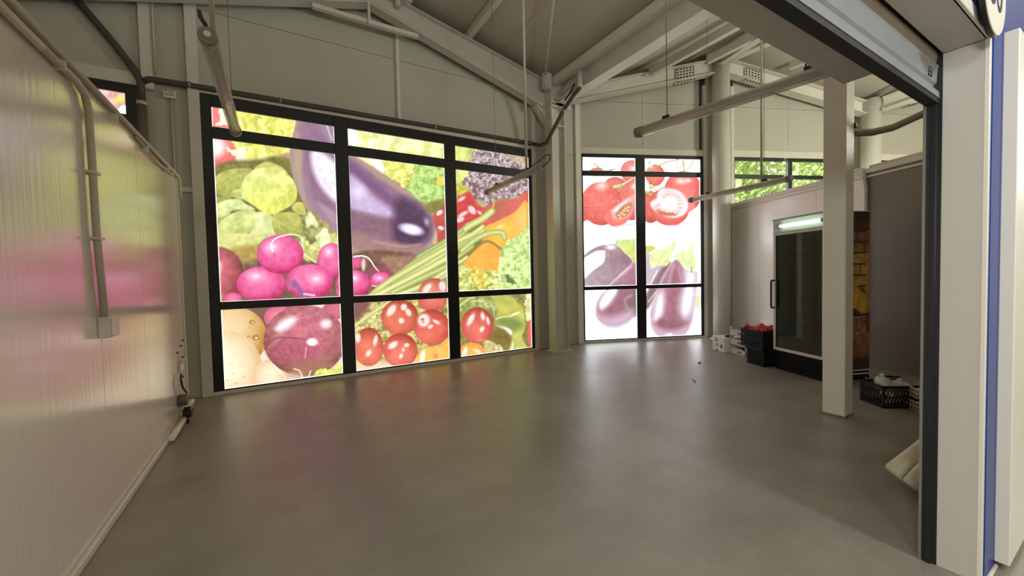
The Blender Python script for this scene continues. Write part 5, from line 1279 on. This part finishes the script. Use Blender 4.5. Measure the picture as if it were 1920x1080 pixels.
def flat_print(name, P00, P10, z0, z1, paint, par, rough=0.4):
    nx, ny = 60, 330
    s, t = np.meshgrid(np.linspace(0, 1, nx+1), np.linspace(0, 1, ny+1)); s = s.ravel(); t = t.ravel()
    V = np.empty((len(s), 3)); V[:, 0] = P00.x+(P10.x-P00.x)*s; V[:, 1] = P00.y+(P10.y-P00.y)*s; V[:, 2] = z0+(z1-z0)*t
    px, py = draw_xy(V); C = paint(px, py); V = V-np.array(WORLD[par.name])
    me = bpy.data.meshes.new(name); idx = (np.arange(ny)[:, None]*(nx+1)+np.arange(nx)[None, :]).ravel()
    me.from_pydata(V.tolist(), [], np.stack([idx, idx+1, idx+nx+2, idx+nx+1], 1).tolist())
    ca = me.color_attributes.new('print', 'FLOAT_COLOR', 'POINT'); rgba = np.ones((len(V), 4), np.float32); rgba[:, :3] = lin(np.clip(C, 0, 255)); ca.data.foreach_set('color', rgba.ravel())
    M = bpy.data.materials.new(name+'_print'); M.use_nodes = True; nt = M.node_tree; p = nt.nodes['Principled BSDF']; p.inputs['Roughness'].default_value = rough
    at = nt.nodes.new('ShaderNodeAttribute'); at.attribute_name = 'print'; nt.links.new(at.outputs['Color'], p.inputs['Base Color'])
    me.materials.append(M); o = bpy.data.objects.new(name, me); COL.objects.link(o); o.parent = par; return o
flat_print('side_print', W(FA0+0.06, FB1+0.003), W(FA1-0.005, FB1+0.003), 0.14, FH-0.01, paint_side, fr)['label'] = 'side panel printed with bricks, lemons and lettering'
for z in (0.055, 0.10): wbox(MB(), FA0+0.06, FA1-0.02, FB1, FB1+0.012, z, z+0.022).build('side_vent', FDARK, fr)
# conduit on the cold room wall beside the fridge
cw = thing('conduit', tuple(W(3.2, 2.79, 1.4)), 'pale conduit coming over the cold room wall and down beside the fridge', 'conduit')
MB().tube([W(3.30, 2.30, ZC+0.085), W(3.24, 2.70, ZC+0.09), W(3.205, 2.77, ZC+0.06), W(3.20, 2.78, ZC-0.05), W(3.212, 2.80, ZC-0.2), W(3.215, 2.80, 0.4)], 0.022, 10).build('tube', PIPE, cw)
tag(MB().tube([W(3.28, 2.80, ZC+0.095), W(3.28, 4.6, ZC+0.095)], 0.02, 10).build('conduit', PIPE), 'pale conduit lying along the top of the cold room wall', 'conduit')

# ================================================================ CRATES, BOXES AND PRODUCE
def lattice_crate(name, w_, d, h, mat, lab, loc, rz, group=None, nx=7, nz=3):
    t = thing(name, loc, lab, 'crate', rz, group)
    e = 0.012
    MB().box(-w_/2, w_/2, -d/2, d/2, 0.0, 0.010).build('floor_tray', mat, t, local=True)
    for sx in (-1, 1):
        for sy in (-1, 1):
            MB().box(sx*(w_/2-0.022), sx*w_/2, sy*(d/2-0.022), sy*d/2, 0.0, h).build('corner_post', mat, t, 0.003, local=True)
    r_ = MB()
    for z0, z1 in ((h-0.028, h), (0.0, 0.028)):
        r_.box(-w_/2, w_/2, -d/2, -d/2+e, z0, z1).box(-w_/2, w_/2, d/2-e, d/2, z0, z1).box(-w_/2, -w_/2+e, -d/2, d/2, z0, z1).box(w_/2-e, w_/2, -d/2, d/2, z0, z1)
    r_.build('rim', mat, t, local=True)
    def side(p0, p1, n):
        p0 = Vector(p0); p1 = Vector(p1); dv = p1-p0; s_ = MB()
        hh = h-0.05
        for k in range(n*2):
            a = p0+dv*(k/(n*2)); b_ = p0+dv*((k+1)/(n*2))
            s_.bar(a+Vector((0, 0, 0.025)), b_+Vector((0, 0, 0.025+hh*0.5)), 0.005, 0.007); s_.bar(b_+Vector((0, 0, 0.025)), a+Vector((0, 0, 0.025+hh*0.5)), 0.005, 0.007)
            s_.bar(a+Vector((0, 0, 0.025+hh*0.5)), b_+Vector((0, 0, 0.025+hh)), 0.005, 0.007); s_.bar(b_+Vector((0, 0, 0.025+hh*0.5)), a+Vector((0, 0, 0.025+hh)), 0.005, 0.007)
        s_.bar(p0+Vector((0, 0, 0.025+hh*0.5)), p1+Vector((0, 0, 0.025+hh*0.5)), 0.006, 0.012)
        s_.build('lattice_side', mat, t, local=True)
    side((-w_/2, -d/2+0.004, 0), (w_/2, -d/2+0.004, 0), nx); side((-w_/2, d/2-0.004, 0), (w_/2, d/2-0.004, 0), nx)
    side((-w_/2+0.004, -d/2, 0), (-w_/2+0.004, d/2, 0), max(3, nx-2)); side((w_/2-0.004, -d/2, 0), (w_/2-0.004, d/2, 0), max(3, nx-2))
    return t
RZ2 = math.atan2(B2.y, B2.x)+math.pi/2       # crate width along a, depth along b
# white printed carton by the round column
ct = thing('carton', tuple(W(2.16, 1.345, 0)), 'closed white printed carton on the floor by the round column', 'carton', ANG2)
MB().box(-0.16, 0.16, -0.16, 0.15, 0, 0.245).build('box', CARTON, ct, 0.004, local=True)
MB().box(-0.168, 0.165, -0.165, 0.155, 0.17, 0.25).build('lid', CARTON, ct, 0.004, local=True)
GREYINK = material('grey_print', (110, 102, 96), 0.7)
p_ = MB()
for k, (y, z, wy) in enumerate(((0.03, 0.222, 0.07), (0.03, 0.206, 0.06), (0.03, 0.12, 0.06), (0.03, 0.104, 0.07), (0.03, 0.088, 0.06), (0.12, 0.10, 0.02))): p_.box(-0.1692 if z > 0.17 else -0.1612, -0.160, y-wy/2, y+wy/2, z-0.005, z+0.005)
p_.box(-0.1612, -0.160, -0.12, -0.06, 0.06, 0.13)
p_.build('print_lines', GREYINK, ct, local=True)['kind'] = 'stuff'
MB().box(-0.1695, -0.15, 0.0, 0.06, 0.172, 0.192).box(-0.1615, -0.15, 0.0, 0.06, 0.0, 0.02).build('hand_hole', CABLE, ct, local=True)['kind'] = 'stuff'
tag(wbox(MB(), 2.08, 2.20, 1.40, 1.48, 0.25, 0.285).build('dark_packet', BLACKPL, None, 0.01), 'small dark packet on top of the white carton', 'packet')
# stack of three white trays
TRAYM = material('tray_card', (192, 186, 176), 0.7, noise=0.25, nscale=22)
def card_tray(loc, lab):
    t = thing('produce_tray', loc, lab, 'crate', ANG2, 'stack of white trays between carton and black crates')
    L, D, h = 0.36, 0.36, 0.152
    MB().box(-L/2, L/2, -D/2, D/2, 0, 0.008).build('bottom', TRAYM, t, local=True)
    for sx in (-1, 1):
        for sy in (-1, 1): MB().prism([(sx*L/2, sy*D/2, 0), (sx*(L/2-0.06), sy*D/2, 0), (sx*(L/2-0.04), sy*D/2, h-0.005), (sx*L/2, sy*D/2, h-0.005)], (0, -sy*0.012, 0)).build('corner', TRAYM, t, local=True)
    for sx in (-1, 1): MB().prism([(sx*L/2, -D/2, 0), (sx*L/2, D/2, 0), (sx*L/2, D/2, 0.06), (sx*L/2, D*0.3, 0.10), (sx*L/2, -D*0.3, 0.10), (sx*L/2, -D/2, 0.06)], (-sx*0.008, 0, 0)).build('side_wall', TRAYM, t, local=True)
    for sy in (-1, 1): MB().prism([(-L/2, sy*D/2, 0), (L/2, sy*D/2, 0), (L/2, sy*D/2, 0.075), (L*0.25, sy*D/2, 0.095), (-L*0.25, sy*D/2, 0.095), (-L/2, sy*D/2, 0.075)], (0, -sy*0.008, 0)).build('side_wall', TRAYM, t, local=True)
    MB().box(-0.05, 0.05, -D/2-0.002, -D/2, 0.03, 0.06).box(-L/2-0.002, -L/2, -0.09, 0.0, 0.025, 0.06).build('tray_print', GREYINK, t, local=True)['kind'] = 'stuff'
    MB().box(-L/2+0.012, L/2-0.012, -D/2+0.012, D/2-0.012, 0.008, 0.07).build('liner', material('dark_liner', (52, 40, 32), 0.8), t, local=True)
    return t
for k in range(3):
    card_tray(tuple(W(2.27, 1.70, 0.153*k)), ('bottom', 'middle', 'top')[k]+' tray of the white tray stack beside the black crates')
# black crates with peppers
lattice_crate('black_crate', 0.50, 0.32, 0.245, BLACKPL, 'black plastic crate on the floor, bottom of the pair left of the fridge', tuple(W(2.09, 2.385, 0)), ANG2, 'black crates left of the fridge')
for k in range(2):
    lattice_crate('black_crate', 0.54, 0.44, 0.132, BLACKPL, ('black plastic crate second from the floor left of the fridge', 'upper black plastic crate heaped with red peppers left of the fridge')[k], tuple(W(2.10, 2.325, 0.247+0.135*k)), ANG2, 'black crates left of the fridge', nz=2)
for z0, z1 in ((0.012, 0.20), (0.26, 0.365), (0.394, 0.46)):
    tag(wbox(MB(), 1.87, 2.31, 2.25 if z0 < 0.2 else 2.13, 2.52, z0, z1).build('crate_filling', material('dark_sacking', (26, 25, 22), 0.8, noise=0.3, nscale=30), None, 0.012), 'dark contents of the %s black crate left of the fridge' % {0.012: 'lowest', 0.26: 'middle', 0.394: 'upper'}[z0], 'sack')
RED = material('pepper_red', (176, 34, 30), 0.25); STEM = material('pepper_stem', (110, 116, 62), 0.5)
pep = None
spots = [(1.91+0.078*i+random.uniform(-.015, .015), 2.16+0.082*j+random.uniform(-.015, .015)) for i in range(6) for j in range(5)]
lobes = lambda d: 1+0.10*math.cos(3*math.atan2(d.y, d.x)+0.4)-0.22*max(0, d.z)**3
for k, (a_, b_) in enumerate(spots[:24]):
    hz = 0.485+0.025*random.random()+(0.03 if k % 3 == 0 else 0)
    loc = tuple(W(a_, b_, hz))
    if pep is None:
        pep = thing('red_pepper', loc, 'shiny red pepper in the heap on the upper black crate', 'pepper', 0, 'red peppers heaped in the black crate')
        MB().ball((0, 0, 0), (0.042, 0.042, 0.046), 14, 9, lobes).build('fruit', RED, pep, local=True)
        MB().tube([(0, 0, 0.03), (0.004, 0, 0.05), (0.012, 0.003, 0.066)], 0.006, 7).build('stem', STEM, pep, local=True)
    else:
        o = dup(pep, loc)
        o.rotation_euler = (random.uniform(-1.2, 1.2), random.uniform(-1.2, 1.2), random.uniform(0, 6))
# mesh crate and white trays behind the right-hand rail
DGREEN = material('dark_green_plastic', (30, 31, 24), 0.5, spec=0.2)
mcx = Vector((5.24, 1.52, 0)); rzc = math.radians(-33)
# corners on the floor: left (5.20,1.67), front (5.08,1.43), right (5.26,1.31)
mc_ang = math.atan2(1.31-1.43, 5.26-5.08)
ex_ = Vector((math.cos(mc_ang), math.sin(mc_ang), 0)); ey_ = Vector((-ex_.y, ex_.x, 0))
mc_c = Vector((5.079, 1.432, 0))+ex_*0.19+ey_*0.14
lattice_crate('mesh_crate', 0.38, 0.28, 0.22, DGREEN, 'dark mesh crate holding plastic bags right of the square column', tuple(mc_c), mc_ang, nx=6)
BAG = bpy.data.materials.new('clear_bag'); BAG.use_nodes = True
pB = BAG.node_tree.nodes['Principled BSDF']; pB.inputs['Base Color'].default_value = (0.62, 0.6, 0.5, 1); pB.inputs['Roughness'].default_value = 0.22; pB.inputs['Alpha'].default_value = 0.62
def lump(amp, sd):
    rnd = random.Random(sd); k = [(rnd.uniform(2, 6), rnd.uniform(2, 6), rnd.uniform(2, 6), rnd.uniform(0, 6)) for _ in range(5)]
    return lambda d: 1+amp*sum(math.sin(a*d.x+b_*d.y+c*d.z+p) for a, b_, c, p in k)/3
for k, (dx, dy, z, r, lab) in enumerate(((-0.05, 0.03, 0.2, (0.075, 0.07, 0.075), 'crumpled clear plastic bag puffed up on the mesh crate'), (0.08, -0.02, 0.185, (0.10, 0.09, 0.055), 'pale plastic bag lying on the right of the mesh crate'), (-0.08, -0.06, 0.12, (0.09, 0.06, 0.08), 'pale plastic bag inside the mesh crate'), (0.06, 0.02, 0.075, (0.10, 0.08, 0.06), 'plastic bag at the bottom of the mesh crate'))):
    c = mc_c+ex_*dx+ey_*dy; t = thing('plastic_bag', (c.x, c.y, z), lab, 'bag')
    MB().ball((0, 0, 0), r, 22, 14, lump(0.16, k)).build('bag', BAG, t, local=True)
    if k < 2: MB().tube([(0.01, 0, r[2]*0.8), (0.03, 0.02, r[2]*1.2)], 0.014, 8, r2=0.022).build('knot', BAG, t, local=True)
tag(MB().tube([mc_c+ex_*0.05+ey_*0.2+Vector((0, 0, 0.235)), mc_c+ex_*0.25+ey_*0.18+Vector((0, 0, 0.222))], 0.012, 8).build('metal_rod', CABLE), 'dark rod resting behind the mesh crate', 'rod')
TR2 = material('printed_tray', (200, 192, 180), 0.7)
INK2 = material('brown_print', (84, 66, 54), 0.7)
for k in range(2):
    t = thing('fruit_tray', (5.345, 1.165, 0.128*k), ('lower', 'upper')[k]+' white printed fruit tray at the right rail', 'crate', mc_ang-0.25, 'printed trays at the right rail')
    L, D, h = 0.28, 0.22, 0.125
    MB().box(-L/2, L/2, -D/2, D/2, 0, 0.008).build('bottom', TR2, t, local=True)
    for y0, y1 in ((-D/2, -D/2+0.008), (D/2-0.008, D/2)): MB().prism([(-L/2, y0, 0), (L/2, y0, 0), (L/2, y0, h), (L*0.3, y0, h-0.02), (-L*0.3, y0, h-0.02), (-L/2, y0, h)], (0, y1-y0, 0)).build('side_wall', TR2, t, local=True)
    for q0, q1 in ((-L/2, -L/2+0.008), (L/2-0.008, L/2)): MB().prism([(q0, -D/2, 0), (q0, D/2, 0), (q0, D/2, h), (q0, D*0.25, h-0.03), (q0, -D*0.25, h-0.03), (q0, -D/2, h)], (q1-q0, 0, 0)).build('side_wall', TR2, t, local=True)
    p_ = MB()
    for i in range(5):
        for j in range(3):
            if (i+j+k) % 2: 
                xx = -L/2+0.03+0.05*i; zz = 0.02+0.03*j
                p_.prism([(xx, -D/2-0.0012, zz), (xx+0.03, -D/2-0.0012, zz-0.004), (xx+0.036, -D/2-0.0012, zz+0.016), (xx+0.008, -D/2-0.0012, zz+0.022)], (0, 0.0012, 0))
        yy = -D/2+0.02+0.04*i
        for j in range(2): p_.prism([(-L/2-0.0012, yy, 0.02+0.04*j), (-L/2-0.0012, yy+0.022, 0.018+0.04*j), (-L/2-0.0012, yy+0.026, 0.04+0.04*j), (-L/2-0.0012, yy+0.004, 0.044+0.04*j)], (0.0012, 0, 0))
    p_.build('tray_print', INK2, t, local=True)['kind'] = 'stuff'
    MB().box(-L/2+0.01, L/2-0.01, -D/2+0.01, D/2-0.01, 0.008, 0.07).build('liner', material('tray_liner', (60, 52, 44), 0.8), t, local=True)
# bundle of leeks lying just behind the rail
LEEK = material('leek_pale', (196, 192, 160), 0.5, noise=0.12, nscale=10)
LEEKG = material('leek_green', (172, 172, 124), 0.5, noise=0.15, nscale=14)
def leek(p0, p1, r, lab):
    p0 = Vector(p0); p1 = Vector(p1); t = thing('leek', tuple(p0), lab, 'leek', 0, 'leeks lying behind the rail')
    d = (p1-p0); n = Vector((-d.y, d.x, 0)).normalized()
    MB().tube([p0, p0+d*0.04, p0+d*0.4, p0+d*0.75, p1], [r*0.8, r, r*0.95, r*0.9, r*0.6], 14).build('shank', LEEK, t)
    for k in range(5):
        an = math.pi*(0.1+0.2*k); off = n*math.cos(an)+Vector((0, 0, 1))*math.sin(an)*0.8
        MB().tube([p0+d*0.10+off*r*0.72, p0+d*0.5+off*r*0.84, p1+off*r*0.7, p1+d*0.25+off*r*0.9], [r*0.2, r*0.3, r*0.34, r*0.3], 8).build('leaf', LEEKG if k % 2 else LEEK, t)
leek((3.37, 0.90, 0.055), (3.62, 0.66, 0.42), 0.058, 'pale leek farthest from the rail, its cut end showing past the frame')
leek((3.27, 0.79, 0.05), (3.47, 0.64, 0.36), 0.052, 'pale leek nearest the rail, half hidden by the frame')
# litter
for (x, y, rz, n) in ((5.43, 3.63, 0.3, 'dark scrap of leaf on the floor before the narrow window'), (4.48, 3.07, 1.2, 'small dark crumb on the floor left of the fridge'), (2.2, 0.66, 2.2, 'tiny dark crumb on the floor near the rail')):
    s_ = 0.06 if x > 5 else 0.03
    c, q = math.cos(rz), math.sin(rz)
    pts = [(x+c*a*s_-q*b_*s_, y+q*a*s_+c*b_*s_, z) for a, b_, z in ((-1.3, 0, 0.001), (-0.4, 0.3, 0.012), (0.5, 0.1, 0.006), (1.4, 0.2, 0.016), (0.4, -0.2, 0.004), (-0.5, -0.25, 0.002))]
    tag(MB().prism(pts, (0, 0, 0.004)).build('scrap', material('dry_leaf', (52, 44, 34), 0.8)), n, 'scrap')
CRK = material('crack_dark', (70, 62, 54), 0.9)

# ================================================================ OUTSIDE THE CLEAR WINDOWS
tag(MB().box(-30, 45, 6.6, 45, -0.4, -0.3).build('ground_outside', material('grass_ground', (96, 110, 66), 0.9, noise=0.3, nscale=1)), kind='structure')
LEAF = [material('tree_leaves_%s' % n, c, 0.6) for n, c in (('light', (226, 232, 168)), ('mid', (206, 218, 140)), ('dark', (172, 190, 112)))]
BARK = material('tree_bark', (92, 76, 58), 0.9, noise=0.2)
def tree(x, y, h, r, lab, sd):
    rnd = random.Random(sd); t = thing('tree', (x, y, -0.3), lab, 'tree', 0, None)
    MB().tube([(x, y, -0.3), (x+0.1, y, h*0.4), (x, y+0.1, h*0.8)], [0.18, 0.14, 0.05], 8).build('trunk', BARK, t)
    for li in range(3):
        mb = MB(); N = 1700
        for k in range(N):
            d = Vector((rnd.gauss(0, 1), rnd.gauss(0, 1), rnd.gauss(0, 1))).normalized()*(rnd.random()**0.4)
            c = Vector((x+d.x*r, y+d.y*r, h*0.62+d.z*h*0.45))
            a = Vector((rnd.gauss(0, 1), rnd.gauss(0, 1), rnd.gauss(0, 1))).normalized(); b_ = a.cross(Vector((rnd.gauss(0, 1), rnd.gauss(0, 1), rnd.gauss(0, 1)))).normalized()
            s_ = rnd.uniform(0.07, 0.14)
            mb._add([c-a*s_, c+b_*s_*0.45, c+a*s_, c-b_*s_*0.45], [(0, 1, 2, 3)])
        me = bpy.data.meshes.new('foliage'); me.from_pydata([(p[0]-x, p[1]-y, p[2]+0.3) for p in mb.v], [], mb.f); me.materials.append(LEAF[li])
        o = bpy.data.objects.new('foliage', me); COL.objects.link(o); o.parent = t; o['kind'] = 'stuff'
tree(12.9, 6.85, 6.2, 1.2, 'leafy tree outside the clear window, left part', 1)
tree(16.3, 6.35, 6.6, 0.8, 'leafy tree outside the clear window, right part', 2)
pt = thing('palm', (11.3, 6.9, -0.3), 'palm fronds outside the lower clear pane', 'palm')
MB().tube([(11.3, 6.9, -0.3), (11.32, 6.92, 2.2)], 0.16, 10).build('trunk', BARK, pt)
for k in range(16):
    an = k*0.393+0.1; mb = MB(); L = 1.5
    P = [Vector((11.32+math.cos(an)*L*t_, 6.92+math.sin(an)*L*t_, 2.2+0.9*t_*(1.35-t_)*1.6)) for t_ in np.linspace(0, 1, 9)]
    mb.tube(P, 0.02, 5, r2=0.006)
    for i in range(1, 9):
        d = (P[i]-P[i-1]).normalized(); n = d.cross(Vector((0, 0, 1))).normalized()
        for q_ in (0.0, 0.5):
            p = P[i-1].lerp(P[i], q_)
            for sg in (-1, 1):
                tip = p+n*sg*0.34+d*0.22-Vector((0, 0, 0.12)); mb._add([p-d*0.025, p+d*0.025, tip], [(0, 1, 2)])
    mb.build('frond', LEAF[k % 2], pt)

bpy.context.view_layer.update()
